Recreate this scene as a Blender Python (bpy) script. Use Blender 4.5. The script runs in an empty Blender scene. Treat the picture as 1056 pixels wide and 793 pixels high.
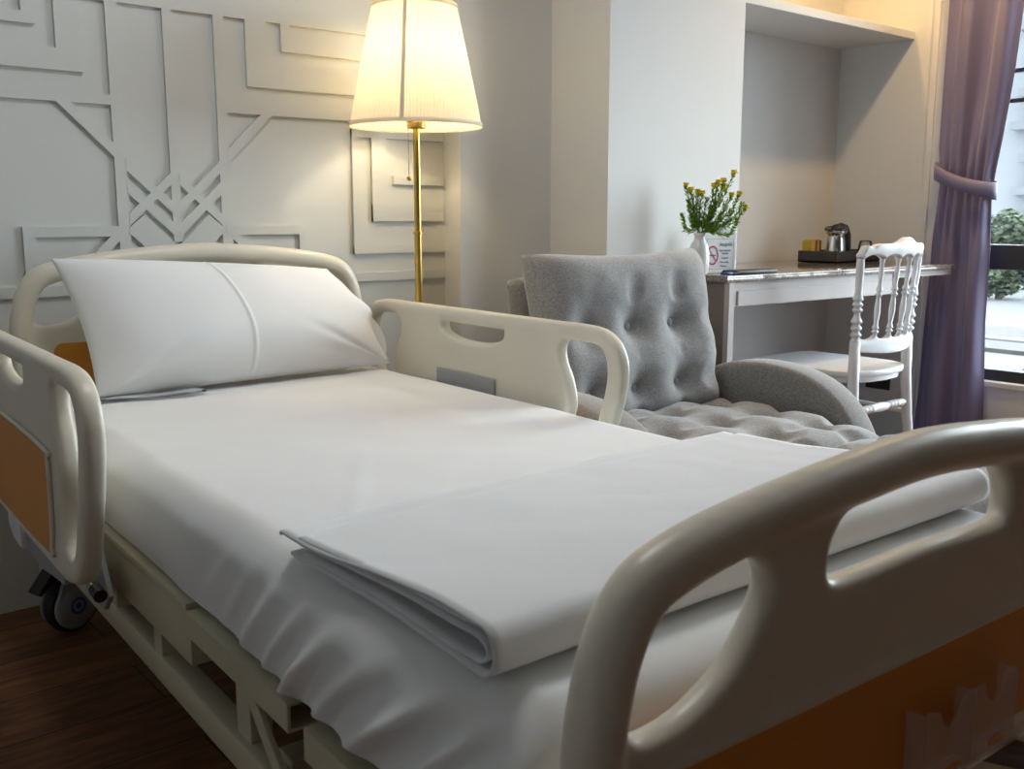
import bpy, bmesh, math, random
from mathutils import Vector, Matrix, noise
random.seed(7)
PI = math.pi
R = math.radians
C = bpy.context.scene.collection
S = bpy.context.scene

# ------------------------------------------------------------------ camera, world, lights, exposure
cam_d = bpy.data.cameras.new('camera'); cam = bpy.data.objects.new('camera', cam_d); C.objects.link(cam)
S.camera = cam
cam_d.sensor_width = 36; cam_d.lens = 1020 / 1056 * 36
cam_d.clip_start = .02; cam_d.clip_end = 400
cam.location = (0, 0, 1.02)
cam.rotation_euler = (R(90 - 9.68), 0, R(-39.7))
cam_d.dof.use_dof = True; cam_d.dof.focus_distance = 2.5; cam_d.dof.aperture_fstop = 11

S.view_settings.view_transform = 'Standard'; S.view_settings.look = 'None'
S.view_settings.gamma = 1; S.view_settings.use_curve_mapping = False
S.view_settings.exposure = 0.18

W = bpy.data.worlds.new('world'); S.world = W; W.use_nodes = True
bg = W.node_tree.nodes['Background']
bg.inputs[0].default_value = (.84, .92, 1.0, 1); bg.inputs[1].default_value = 14.5

def area(name, loc, rot, sx, sy, power, col, portal=False):
    l = bpy.data.lights.new(name, 'AREA'); l.shape = 'RECTANGLE'; l.size = sx; l.size_y = sy
    l.energy = power; l.color = col
    if portal: l.cycles.is_portal = True
    o = bpy.data.objects.new(name, l); C.objects.link(o); o.location = loc; o.rotation_euler = rot
    return o
# daylight enters through the two windows of the right-hand wall (portals only guide the sampling)
area('window_portal', (4.36, 1.175, 1.36), (0, R(90), 0), 2.1, 1.9, 1, (1, 1, 1), True)
CEIL = 2.62

# ------------------------------------------------------------------ materials
def mat(name, col, rough=.5, metal=0, noise_amt=0, noise_scale=8, bump=0, bump_scale=60, spec=.5, trans=0, sheen=0, coat=0, sss=0, stretch=None, bump_dist=.002):
    m = bpy.data.materials.new(name); m.use_nodes = True
    nt = m.node_tree; b = nt.nodes['Principled BSDF']
    b.inputs['Base Color'].default_value = (*col, 1); b.inputs['Roughness'].default_value = rough
    b.inputs['Metallic'].default_value = metal; b.inputs['Specular IOR Level'].default_value = spec
    if trans: b.inputs['Transmission Weight'].default_value = trans
    if sheen: b.inputs['Sheen Weight'].default_value = sheen
    if coat: b.inputs['Coat Weight'].default_value = coat
    tc = nt.nodes.new('ShaderNodeTexCoord')
    mp = nt.nodes.new('ShaderNodeMapping'); nt.links.new(tc.outputs['Object'], mp.inputs[0])
    if stretch: mp.inputs['Scale'].default_value = stretch
    n = nt.nodes.new('ShaderNodeTexNoise'); n.inputs['Scale'].default_value = noise_scale; n.inputs['Detail'].default_value = 5
    nt.links.new(mp.outputs[0], n.inputs['Vector'])
    r = nt.nodes.new('ShaderNodeMapRange')
    k = max(noise_amt, .015)
    r.inputs[1].default_value = .3; r.inputs[2].default_value = .7
    r.inputs[3].default_value = 1 - k; r.inputs[4].default_value = 1 + k
    nt.links.new(n.outputs[0], r.inputs[0])
    v = nt.nodes.new('ShaderNodeVectorMath'); v.operation = 'SCALE'; v.inputs[0].default_value = col
    nt.links.new(r.outputs[0], v.inputs['Scale']); nt.links.new(v.outputs[0], b.inputs['Base Color'])
    if bump:
        n2 = nt.nodes.new('ShaderNodeTexNoise'); n2.inputs['Scale'].default_value = bump_scale; n2.inputs['Detail'].default_value = 4
        nt.links.new(mp.outputs[0], n2.inputs['Vector'])
        bp = nt.nodes.new('ShaderNodeBump'); bp.inputs['Strength'].default_value = bump; bp.inputs['Distance'].default_value = bump_dist
        nt.links.new(n2.outputs[0], bp.inputs['Height']); nt.links.new(bp.outputs[0], b.inputs['Normal'])
    return m

M = {}
M['wall'] = mat('wall paint', (.70, .705, .70), .75, noise_amt=.012, noise_scale=2, bump=.12, bump_scale=25)
M['wall_dark'] = mat('dark brown low-bounce wall', (.07, .045, .032), .6, noise_amt=.15, noise_scale=4, stretch=(4, 1, .5))  # unseen wall, colour made dark to cut light bounced from behind the camera
M['panel'] = mat('panel paint', (.66, .67, .65), .6, noise_amt=.012, noise_scale=3, bump=.25, bump_scale=12)
M['ceiling'] = mat('ceiling paint', (.8, .8, .79), .9)
M['plastic'] = mat('cream plastic', (.77, .72, .60), .33, noise_amt=.01, bump=.02, bump_scale=300, spec=.45)
M['frame'] = mat('cream enamelled steel', (.58, .55, .40), .35, noise_amt=.03, spec=.5)
M['orange'] = mat('orange decal', (.70, .27, .03), .42, noise_amt=.03)
M['sheet'] = mat('white bed cotton', (.86, .865, .87), .85, noise_amt=.012, noise_scale=5, bump=.25, bump_scale=7, sheen=.15, bump_dist=.006)
M['blanket'] = mat('white folded cotton', (.84, .85, .865), .88, noise_amt=.012, noise_scale=5, bump=.3, bump_scale=9, sheen=.2, bump_dist=.006)
M['pillow'] = mat('white pillowcase cotton', (.87, .875, .88), .85, noise_amt=.01, noise_scale=4, bump=.2, bump_scale=8, sheen=.15, bump_dist=.006)
M['mattress'] = mat('mattress cover', (.5, .5, .5), .8)
M['brass'] = mat('brushed brass', (.66, .45, .13), .3, 1, noise_amt=.05, noise_scale=30)
M['white_plastic'] = mat('white resin', (.84, .85, .87), .3, noise_amt=.01, spec=.5)
M['grey_plastic'] = mat('grey plastic', (.36, .36, .365), .4)
M['black'] = mat('black plastic', (.012, .012, .013), .4)
M['rubber'] = mat('black rubber', (.014, .013, .013), .6)
M['blue'] = mat('blue plastic', (.03, .12, .38), .4)
M['steel'] = mat('stainless steel', (.62, .62, .63), .22, 1)
M['desk'] = mat('pale laminate', (.46, .41, .395), .45, noise_amt=.03, noise_scale=4, stretch=(1, 4, .5))
M['desk_side'] = mat('taupe laminate', (.20, .17, .15), .5, noise_amt=.05, noise_scale=4)
M['curtain'] = mat('purple grey blackout curtain', (.185, .165, .30), .55, noise_amt=.02, bump=.1, bump_scale=150, sheen=.25)
M['win_frame'] = mat('dark bronze aluminium', (.030, .027, .026), .4, .3)
M['ceramic'] = mat('white glazed ceramic', (.82, .83, .80), .15)
M['stem'] = mat('green foliage', (.20, .36, .035), .6, noise_amt=.25, noise_scale=60)
M['yellow'] = mat('yellow petals', (.95, .72, .02), .6, noise_amt=.1, noise_scale=60)
M['paper'] = mat('printed white card', (.84, .86, .88), .5)
M['ink'] = mat('grey ink', (.10, .13, .18), .6)
M['red'] = mat('red ink', (.60, .06, .16), .6)
M['tray'] = mat('dark brown tray', (.03, .020, .016), .35)
M['concrete'] = mat('pale concrete', (.032, .032, .033), .9, noise_amt=.15, noise_scale=1.5)
M['tower'] = mat('pale rendered building', (.060, .063, .067), .9, noise_amt=.03, noise_scale=.3)
M['tower_band'] = mat('grey building band', (.038, .041, .044), .8)
M['leaf'] = mat('outdoor foliage', (.026, .036, .017), .9, noise_amt=.5, noise_scale=4)
M['shrub'] = mat('outdoor bluish foliage', (.022, .036, .030), .9, noise_amt=.5, noise_scale=4)
M['trunk'] = mat('bark', (.05, .04, .03), .9)
M['rail'] = mat('white painted railing', (.065, .067, .07), .5)
M['wet'] = mat('gravel', (.014, .011, .009), .9, noise_amt=.6, noise_scale=5)
M['yellowpack'] = mat('yellow sachet', (.55, .36, .02), .4)
M['brownpack'] = mat('red brown sachet', (.22, .07, .02), .4)

def fabric(name, col, scale=260):
    m = mat(name, col, .95, noise_amt=.02, sheen=.35)
    nt = m.node_tree; b = nt.nodes['Principled BSDF']
    tc = nt.nodes.new('ShaderNodeTexCoord')
    n = nt.nodes.new('ShaderNodeTexNoise'); n.inputs['Scale'].default_value = scale; n.inputs['Detail'].default_value = 3
    mp = nt.nodes.new('ShaderNodeMapping'); mp.inputs['Scale'].default_value = (1, .45, 1)
    nt.links.new(tc.outputs['Object'], mp.inputs[0]); nt.links.new(mp.outputs[0], n.inputs['Vector'])
    r = nt.nodes.new('ShaderNodeMapRange'); r.inputs[1].default_value = .3; r.inputs[2].default_value = .7
    r.inputs[3].default_value = .72; r.inputs[4].default_value = 1.28
    nt.links.new(n.outputs[0], r.inputs[0])
    v = nt.nodes.new('ShaderNodeVectorMath'); v.operation = 'SCALE'; v.inputs[0].default_value = col
    nt.links.new(r.outputs[0], v.inputs['Scale']); nt.links.new(v.outputs[0], b.inputs['Base Color'])
    bp = nt.nodes.new('ShaderNodeBump'); bp.inputs['Strength'].default_value = .4; bp.inputs['Distance'].default_value = .001
    nt.links.new(n.outputs[0], bp.inputs['Height']); nt.links.new(bp.outputs[0], b.inputs['Normal'])
    return m
M['grey'] = fabric('grey woven upholstery', (.27, .265, .265))
M['grey_dark'] = fabric('darker grey woven upholstery', (.21, .20, .19))

def wood_floor():
    m = bpy.data.materials.new('dark wood planks'); m.use_nodes = True; nt = m.node_tree; b = nt.nodes['Principled BSDF']
    tc = nt.nodes.new('ShaderNodeTexCoord'); mp = nt.nodes.new('ShaderNodeMapping')
    nt.links.new(tc.outputs['Object'], mp.inputs[0])
    br = nt.nodes.new('ShaderNodeTexBrick')
    br.inputs['Color1'].default_value = (.20, .085, .036, 1); br.inputs['Color2'].default_value = (.13, .055, .025, 1)
    br.inputs['Mortar'].default_value = (.025, .012, .008, 1); br.inputs['Scale'].default_value = 1
    br.inputs['Mortar Size'].default_value = .0022; br.inputs['Brick Width'].default_value = 1.1; br.inputs['Row Height'].default_value = .2
    br.offset = .37
    nt.links.new(mp.outputs[0], br.inputs['Vector'])
    n = nt.nodes.new('ShaderNodeTexNoise'); n.inputs['Scale'].default_value = 3.5; n.inputs['Detail'].default_value = 8; n.inputs['Distortion'].default_value = 1.2
    m2 = nt.nodes.new('ShaderNodeMapping'); m2.inputs['Scale'].default_value = (1.3, 9, 1)
    nt.links.new(tc.outputs['Object'], m2.inputs[0]); nt.links.new(m2.outputs[0], n.inputs['Vector'])
    r = nt.nodes.new('ShaderNodeMapRange'); r.inputs[1].default_value = .3; r.inputs[2].default_value = .7; r.inputs[3].default_value = .55; r.inputs[4].default_value = 1.5
    nt.links.new(n.outputs[0], r.inputs[0])
    v = nt.nodes.new('ShaderNodeVectorMath'); v.operation = 'SCALE'
    nt.links.new(br.outputs[0], v.inputs[0]); nt.links.new(r.outputs[0], v.inputs['Scale'])
    nt.links.new(v.outputs[0], b.inputs['Base Color']); b.inputs['Roughness'].default_value = .48
    b.inputs['Specular IOR Level'].default_value = .35
    bp = nt.nodes.new('ShaderNodeBump'); bp.inputs['Strength'].default_value = .15; bp.inputs['Distance'].default_value = .002
    nt.links.new(n.outputs[0], bp.inputs['Height']); nt.links.new(bp.outputs[0], b.inputs['Normal'])
    return m
M['floor'] = wood_floor()

def granite():
    m = bpy.data.materials.new('speckled granite'); m.use_nodes = True; nt = m.node_tree; b = nt.nodes['Principled BSDF']
    tc = nt.nodes.new('ShaderNodeTexCoord')
    vo = nt.nodes.new('ShaderNodeTexNoise'); vo.inputs['Scale'].default_value = 210; vo.inputs['Detail'].default_value = 3
    nt.links.new(tc.outputs['Object'], vo.inputs['Vector'])
    cr = nt.nodes.new('ShaderNodeValToRGB'); nt.links.new(vo.outputs[0], cr.inputs[0])
    e = cr.color_ramp.elements
    e[0].position = .36; e[0].color = (.05, .04, .035, 1); e[1].position = .62; e[1].color = (.38, .32, .27, 1)
    q = e.new(.48); q.color = (.27, .22, .18, 1)
    nt.links.new(cr.outputs[0], b.inputs['Base Color']); b.inputs['Roughness'].default_value = .10; b.inputs['Coat Weight'].default_value = .5
    return m
M['granite'] = granite()

def glass(name, thin=.9):
    m = bpy.data.materials.new(name); m.use_nodes = True; nt = m.node_tree
    nt.nodes.remove(nt.nodes['Principled BSDF']); out = nt.nodes['Material Output']
    t = nt.nodes.new('ShaderNodeBsdfTransparent'); t.inputs[0].default_value = (.95, .98, .98, 1)
    g = nt.nodes.new('ShaderNodeBsdfGlossy'); g.inputs['Roughness'].default_value = .02
    fr = nt.nodes.new('ShaderNodeFresnel'); fr.inputs[0].default_value = 1.3
    mx = nt.nodes.new('ShaderNodeMixShader')
    mu = nt.nodes.new('ShaderNodeMath'); mu.operation = 'MULTIPLY'; mu.inputs[1].default_value = thin
    nt.links.new(fr.outputs[0], mu.inputs[0]); nt.links.new(mu.outputs[0], mx.inputs[0])
    nt.links.new(t.outputs[0], mx.inputs[1]); nt.links.new(g.outputs[0], mx.inputs[2]); nt.links.new(mx.outputs[0], out.inputs[0])
    return m
M['glass'] = glass('window glass', .6)
M['clear'] = glass('clear acrylic', 2.0)

def clear_plastic():
    m = bpy.data.materials.new('milky clear plastic'); m.use_nodes = True; nt = m.node_tree
    b = nt.nodes['Principled BSDF']; out = nt.nodes['Material Output']
    b.inputs['Base Color'].default_value = (.75, .62, .55, 1); b.inputs['Roughness'].default_value = .25
    t = nt.nodes.new('ShaderNodeBsdfTransparent'); mx = nt.nodes.new('ShaderNodeMixShader'); mx.inputs[0].default_value = .32
    n = nt.nodes.new('ShaderNodeTexNoise'); n.inputs['Scale'].default_value = 30
    nt.links.new(t.outputs[0], mx.inputs[1]); nt.links.new(b.outputs[0], mx.inputs[2]); nt.links.new(mx.outputs[0], out.inputs[0])
    return m
M['pocket'] = clear_plastic()

def shade_mat():
    m = bpy.data.materials.new('pleated cream shade fabric'); m.use_nodes = True; nt = m.node_tree
    nt.nodes.remove(nt.nodes['Principled BSDF']); out = nt.nodes['Material Output']
    d = nt.nodes.new('ShaderNodeBsdfDiffuse'); d.inputs[0].default_value = (.82, .78, .68, 1)
    t = nt.nodes.new('ShaderNodeBsdfTranslucent'); t.inputs[0].default_value = (.85, .77, .58, 1)
    mx = nt.nodes.new('ShaderNodeMixShader'); mx.inputs[0].default_value = .30
    nt.links.new(d.outputs[0], mx.inputs[1]); nt.links.new(t.outputs[0], mx.inputs[2]); nt.links.new(mx.outputs[0], out.inputs[0])
    return m
M['shade'] = shade_mat()
M['shade_trim'] = M['shade']
def emit(name, col, s):
    m = bpy.data.materials.new(name); m.use_nodes = True; b = m.node_tree.nodes['Principled BSDF']
    b.inputs['Emission Color'].default_value = (*col, 1); b.inputs['Emission Strength'].default_value = s
    b.inputs['Base Color'].default_value = (*col, 1)
    return m
M['bulb'] = emit('lit bulb', (1, .8, .5), 12)
M['downlight'] = emit('lit downlight lens', (1, .82, .6), 10)

M['fill_glow'] = emit('added fill panel glow', (.97, .98, 1), 3)  # glowing face of the added fill panel above the bed

# ------------------------------------------------------------------ helpers
def link(o, parent=None):
    C.objects.link(o)
    if parent is not None: o.parent = parent
    return o
def tag(o, label=None, cat=None, group=None, kind=None):
    if label: o['label'] = label
    if cat: o['category'] = cat
    if group: o['group'] = group
    if kind: o['kind'] = kind
    return o
def empty(name, loc=(0, 0, 0), rz=0):
    o = bpy.data.objects.new(name, None); o.empty_display_size = .05
    C.objects.link(o); o.location = loc; o.rotation_euler = (0, 0, rz); return o
def obj(name, bm, m, parent=None, smooth=False, angle=None):
    me = bpy.data.meshes.new(name)
    if isinstance(bm, bpy.types.Mesh): me = bm
    else: bm.normal_update(); bm.to_mesh(me); bm.free()
    if m is not None:
        me.materials.clear(); me.materials.append(m)
    if smooth: me.shade_smooth()
    if angle: me.shade_smooth(); me.set_sharp_from_angle(angle=R(angle))
    return link(bpy.data.objects.new(name, me), parent)
def struct(name, bm, m, **k): return tag(obj(name, bm, m, **k), kind='structure')
def box(bm, x0, x1, y0, y1, z0, z1, bev=0, seg=2, mx=None):
    vs = [bm.verts.new((x, y, z)) for x in (x0, x1) for y in (y0, y1) for z in (z0, z1)]
    f = [(0, 1, 3, 2), (4, 6, 7, 5), (0, 4, 5, 1), (2, 3, 7, 6), (0, 2, 6, 4), (1, 5, 7, 3)]
    fs = [bm.faces.new([vs[i] for i in q]) for q in f]
    if bev:
        es = list({e for q in fs for e in q.edges})
        r = bmesh.ops.bevel(bm, geom=es, offset=bev, segments=seg, affect='EDGES', profile=.5)
        vs = list({v for q in r['faces'] for v in q.verts} | {v for v in vs if v.is_valid})
    if mx is not None: bmesh.ops.transform(bm, matrix=mx, verts=[v for v in vs if v.is_valid])
    return bm
def bx(x0, x1, y0, y1, z0, z1, bev=0, seg=2): return box(bmesh.new(), x0, x1, y0, y1, z0, z1, bev, seg)
def beam(bm, a, b, w, h, bev=0, up=(0, 0, 1)):
    a, b = Vector(a), Vector(b); d = b - a; L = d.length; d.normalize()
    s = d.cross(Vector(up)).normalized(); u = s.cross(d)
    m = Matrix((( *[d[0], s[0], u[0]], a[0]), (d[1], s[1], u[1], a[1]), (d[2], s[2], u[2], a[2]), (0, 0, 0, 1)))
    return box(bm, 0, L, -w / 2, w / 2, -h / 2, h / 2, bev, 2, m)
def prism(poly, depth, axis='y', off=0, bm=None, bev=0):
    """extrude a 2D polygon; axis y: poly=(x,z); axis x: poly=(y,z); axis z: poly=(x,y)"""
    bm = bm or bmesh.new()
    def P(p, t):
        return {'y': (p[0], off + t, p[1]), 'x': (off + t, p[0], p[1]), 'z': (p[0], p[1], off + t)}[axis]
    a = [bm.verts.new(P(p, 0)) for p in poly]; b = [bm.verts.new(P(p, depth)) for p in poly]
    fs = [bm.faces.new(a), bm.faces.new(b[::-1])]
    n = len(poly)
    for i in range(n): fs.append(bm.faces.new((a[i], b[i], b[(i + 1) % n], a[(i + 1) % n])))
    bmesh.ops.recalc_face_normals(bm, faces=fs)
    if bev:
        es = [e for q in fs[:2] for e in q.edges]
        bmesh.ops.bevel(bm, geom=es, offset=bev, segments=3, affect='EDGES', profile=.5)
    return bm
def frame_at(d, ref=None):
    d = d.normalized(); r = Vector(ref) if ref is not None else (Vector((0, 0, 1)) if abs(d.z) < .9 else Vector((1, 0, 0)))
    s = d.cross(r).normalized(); return s, s.cross(d)
def tube(pts, rad, n=12, bm=None, closed=False, ref=None, flat=1.0, cap=True):
    bm = bm or bmesh.new(); pts = [Vector(p) for p in pts]; N = len(pts); rings = []
    for i, p in enumerate(pts):
        if closed: d = pts[(i + 1) % N] - pts[i - 1]
        else: d = pts[min(i + 1, N - 1)] - pts[max(i - 1, 0)]
        s, u = frame_at(d, ref)
        r = rad[i] if isinstance(rad, (list, tuple)) else rad
        rings.append([bm.verts.new(p + s * math.cos(2 * PI * k / n) * r + u * math.sin(2 * PI * k / n) * r * flat) for k in range(n)])
    m = N if closed else N - 1
    for i in range(m):
        a, b = rings[i], rings[(i + 1) % N]
        for k in range(n): bm.faces.new((a[k], a[(k + 1) % n], b[(k + 1) % n], b[k]))
    if not closed and cap:
        bm.faces.new(rings[0][::-1]); bm.faces.new(rings[-1])
    return bm
def lathe(prof, n=32, bm=None, c=(0, 0, 0), mx=None):
    bm = bm or bmesh.new(); rings = []; new = []
    for r, z in prof:
        if r < 1e-5: v = [bm.verts.new((c[0], c[1], c[2] + z))]
        else: v = [bm.verts.new((c[0] + r * math.cos(2 * PI * k / n), c[1] + r * math.sin(2 * PI * k / n), c[2] + z)) for k in range(n)]
        rings.append(v); new += v
    for a, b in zip(rings, rings[1:]):
        if len(a) == 1 and len(b) == 1: continue
        for k in range(n):
            q = [a[k % len(a)], a[(k + 1) % len(a)], b[(k + 1) % len(b)], b[k % len(b)]]
            f = []
            for v in q:
                if v not in f: f.append(v)
            if len(f) > 2: bm.faces.new(f)
    if mx is not None: bmesh.ops.transform(bm, matrix=mx, verts=new)
    bmesh.ops.recalc_face_normals(bm, faces=bm.faces)
    return bm
def turned(bm, a, b, prof, n=14):
    """lathe profile (radius, t in 0..1) between points a and b"""
    a, b = Vector(a), Vector(b); d = b - a; s, u = frame_at(d); L = d.length; d = d.normalized()
    m = Matrix(((s[0], u[0], d[0], a[0]), (s[1], u[1], d[1], a[1]), (s[2], u[2], d[2], a[2]), (0, 0, 0, 1)))
    return lathe([(r, t * L) for r, t in prof], n, bm, mx=m)
def spline(pts, n=8, closed=False):
    pts = [Vector(p) if len(p) == 3 else Vector((p[0], p[1], 0)) for p in pts]; N = len(pts); out = []
    for i in range(N if closed else N - 1):
        if closed: p0, p1, p2, p3 = pts[i - 1], pts[i], pts[(i + 1) % N], pts[(i + 2) % N]
        else: p0, p1, p2, p3 = pts[max(i - 1, 0)], pts[i], pts[i + 1], pts[min(i + 2, N - 1)]
        for k in range(n):
            t = k / n
            out.append(.5 * ((2 * p1) + (p2 - p0) * t + (2 * p0 - 5 * p1 + 4 * p2 - p3) * t * t + (3 * p1 - p0 - 3 * p2 + p3) * t ** 3))
    if not closed: out.append(pts[-1])
    return out
def plate_mesh(outline, holes, thick, bev):
    """flat plate in XY, thickness along Z, with rounded rims round outline and holes"""
    cu = bpy.data.curves.new('plate', 'CURVE'); cu.dimensions = '2D'; cu.fill_mode = 'BOTH'
    cu.extrude = thick / 2 - bev; cu.bevel_depth = bev; cu.bevel_resolution = 3; cu.offset = -bev
    for ring in [outline] + holes:
        sp = cu.splines.new('POLY'); sp.points.add(len(ring) - 1); sp.use_cyclic_u = True
        for p, q in zip(sp.points, ring): p.co = (q[0], q[1], 0, 1)
    o = bpy.data.objects.new('plate', cu); C.objects.link(o)
    bpy.context.view_layer.update()
    me = bpy.data.meshes.new_from_object(o.evaluated_get(bpy.context.evaluated_depsgraph_get()))
    bpy.data.objects.remove(o); return me
def fuse(bm, voxel=.005, smooth=6, factor=.5):
    bmesh.ops.remove_doubles(bm, verts=bm.verts, dist=1e-5)
    bmesh.ops.recalc_face_normals(bm, faces=bm.faces)
    me = bpy.data.meshes.new('fuse'); bm.to_mesh(me); bm.free()
    o = bpy.data.objects.new('fuse', me); C.objects.link(o)
    r = o.modifiers.new('r', 'REMESH'); r.mode = 'VOXEL'; r.voxel_size = voxel; r.use_smooth_shade = True
    s = o.modifiers.new('s', 'SMOOTH'); s.factor = factor; s.iterations = smooth
    bpy.context.view_layer.update()
    out = bpy.data.meshes.new_from_object(o.evaluated_get(bpy.context.evaluated_depsgraph_get()))
    bpy.data.objects.remove(o); return out
def subdiv(bm_or_me, levels=2):
    if isinstance(bm_or_me, bmesh.types.BMesh):
        me = bpy.data.meshes.new('sub'); bm_or_me.to_mesh(me); bm_or_me.free()
    else: me = bm_or_me
    o = bpy.data.objects.new('sub', me); C.objects.link(o)
    s = o.modifiers.new('s', 'SUBSURF'); s.levels = levels; s.render_levels = levels
    bpy.context.view_layer.update()
    out = bpy.data.meshes.new_from_object(o.evaluated_get(bpy.context.evaluated_depsgraph_get()))
    bpy.data.objects.remove(o); return out
def sm(t): t = max(0, min(1, t)); return t * t * (3 - 2 * t)

# ------------------------------------------------------------------ room shell
XL, XR, YF, YB = -1.7, 4.24, -1.9, 2.72
WY0, WY1, WZ0, WZ1 = .25, 2.10, .32, 2.40          # window opening in the right wall
struct('floor', bx(XL - .1, XR + .15, YF - .1, YB + .2, -.08, 0), M['floor'])
struct('ceiling', bx(XL - .1, XR + .15, YF - .1, YB + .2, CEIL, CEIL + .1), M['ceiling'])
struct('wall_left', bx(XL - .1, XL, YF - .1, YB + .2, 0, CEIL), M['wall'])
struct('wall_front', bx(XL, XR + .15, YF - .1, YF, 0, CEIL), M['wall_dark'])
struct('wall_back', bx(XL, 1.965, YB, YB + .2, 0, CEIL), M['panel'])
# the wall steps forward beside the panelling, then a column, then a niche
struct('wall_back_step', bx(1.965, 2.36, 2.63, YB + .2, 0, CEIL), M['wall'])
struct('wall_back_column', bx(2.36, 3.05, 2.35, YB + .2, 0, CEIL), M['wall'])
struct('wall_back_niche', bx(3.05, XR + .15, 2.71, YB + .2, 0, CEIL), M['wall'])
bm = bmesh.new()
box(bm, XR, XR + .15, WY1, 2.72, 0, CEIL)
box(bm, XR, XR + .15, YF, WY0, 0, CEIL)
box(bm, XR, XR + .15, WY0, WY1, 0, WZ0)
box(bm, XR, XR + .15, WY0, WY1, WZ1, CEIL)
struct('wall_right', bm, M['wall'])
# slim corner bead where the niche wall meets the window bay
struct('trim_2', bx(XR - .012, XR, 2.235, 2.262, 0, CEIL), M['wall'])

# relief panelling on the back wall, coordinates measured on the wall (x, z), mirrored about x = 1.055
PX = 1.055
bm = bmesh.new()
cnt = [0]
def strip(poly, mirror=True):
    for sgn in ((1, -1) if mirror else (1,)):
        cnt[0] += 1
        th = .0085 + .00004 * cnt[0]
        pts = [(PX + sgn * a, b) for a, b in poly]
        xs = [p[0] for p in pts]
        if max(xs) > 1.96: pts = [(min(a, 1.958), b) for a, b in pts]
        prism(pts, th, 'y', YB - th, bm)
def rect(a0, a1, z0, z1, mirror=True): strip([(a0, z0), (a1, z0), (a1, z1), (a0, z1)], mirror)
EX = 2.6
rect(-.160, -.129, .86, 1.58)
rect(-.0125, .0125, .95, 1.58, False)
rect(-EX, EX, 1.563, 1.592, False)
rect(-EX, -.145, 1.305, 1.330)
rect(-EX, EX, .815, .843, False)
# nested frames left and right
strip([(-.285, 1.435), (-.285, 1.57), (-.222, 1.57), (-.222, 1.381), (-EX, 1.381), (-EX, 1.435)])
strip([(-.361, 1.514), (-.361, 1.57), (-.331, 1.57), (-.331, 1.486), (-EX, 1.486), (-EX, 1.514)])
# upper diagonals
strip([(-.297, 1.307), (-.262, 1.307), (-.155, 1.205), (-.155, 1.168)])
# lower corner frames
strip([(-.397, .83), (-.397, .993), (-.14, .993), (-.14, .966), (-.369, .966), (-.369, .83)])
strip([(-.180, .968), (-.140, .975), (-.25, .86), (-.29, .86)])
# lattice
def diag(z_up, z_lo, s, x0=-.130, x1=.130, ref=0):
    strip([(x0, z_up + s * (x0 - ref)), (x1, z_up + s * (x1 - ref)), (x1, z_lo + s * (x1 - ref)), (x0, z_lo + s * (x0 - ref))])
sl = -.93
def zz(z_at, x_at, x): return z_at + sl * (x - x_at)
strip([(-.130, zz(1.167, -.126, -.130)), (0, zz(1.167, -.126, 0)), (0, zz(1.137, -.129, 0)), (-.130, zz(1.137, -.129, -.130))])
strip([(-.130, zz(1.109, -.126, -.130)), (0, zz(1.109, -.126, 0)), (0, zz(1.077, -.128, 0)), (-.130, zz(1.077, -.128, -.130))])
strip([(-.130, zz(1.136, .011, .130 * -1) if False else 1.136 - .93 * .119), (-.011, 1.136), (-.011, 1.104), (-.130, 1.104 - .93 * .119)])
strip([(-.135, .976), (-.131, .990), (-.089, 1.024), (.0, .936), (.0, .85)])
# shallow frames on the right bay beside the lamp
def rect2(x0, x1, z0, z1, w):
    for (a, b, c, d) in ((x0, x1, z0, z0 + w), (x0, x0 + w, z0, z1), (x0, x1, z1 - w, z1)):
        rect(a - PX, b - PX, c, d, False)
rect2(1.612, 1.957, .902, 1.283, .024)
rect(1.682 - PX, 1.736 - PX, 1.003, 1.283, False)
rect(1.682 - PX, 1.957 - PX, 1.003, 1.055, False)
rect(1.76 - PX, 1.957 - PX, 1.118, 1.145, False)
struct('trim_1', bm, M['panel'])

# window 1: dark bronze frame, transom, sliding sashes and glass
fx0, fx1 = XR + .05, XR + .10
w = empty('window_1'); tag(w, kind='structure')
bm = bmesh.new()
box(bm, fx0 - .02, fx1, WY0, WY1, WZ0, WZ0 + .05, .004)
box(bm, fx0 - .02, fx1, WY0, WY1, WZ1 - .05, WZ1, .004)
box(bm, fx0 - .02, fx1, WY0, WY0 + .05, WZ0, WZ1, .004)
box(bm, fx0 - .02, fx1, WY1 - .05, WY1, WZ0, WZ1, .004)
box(bm, fx0 - .02, fx1, WY0, WY1, .795, .900, .004)
box(bm, fx0, fx1, 1.31, 1.36, WZ0, WZ1, .004)
obj('window_frame', bm, M['win_frame'], w)
for k, zb in enumerate((1.61, 1.49, 1.95, 2.07)):
    obj('window_bar', bx(fx0 + .01, fx0 + .028, WY0 + .05, WY1 - .05, zb - .008, zb + .008), M['win_frame'], w)
bm = bmesh.new()
for y0, y1 in ((WY0 + .05, 1.31), (1.36, WY1 - .05)):
    for z0, z1 in ((WZ0 + .05, .795), (.90, WZ1 - .05)):
        box(bm, fx0 + .035, fx0 + .041, y0, y1, z0, z1)
obj('window_pane', bm, M['glass'], w)
obj('window_sill', bx(XR - .012, XR + .05, WY0 - .02, WY1 + .01, WZ0 - .022, WZ0 + .002, .003), M['wall'], w)

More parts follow.
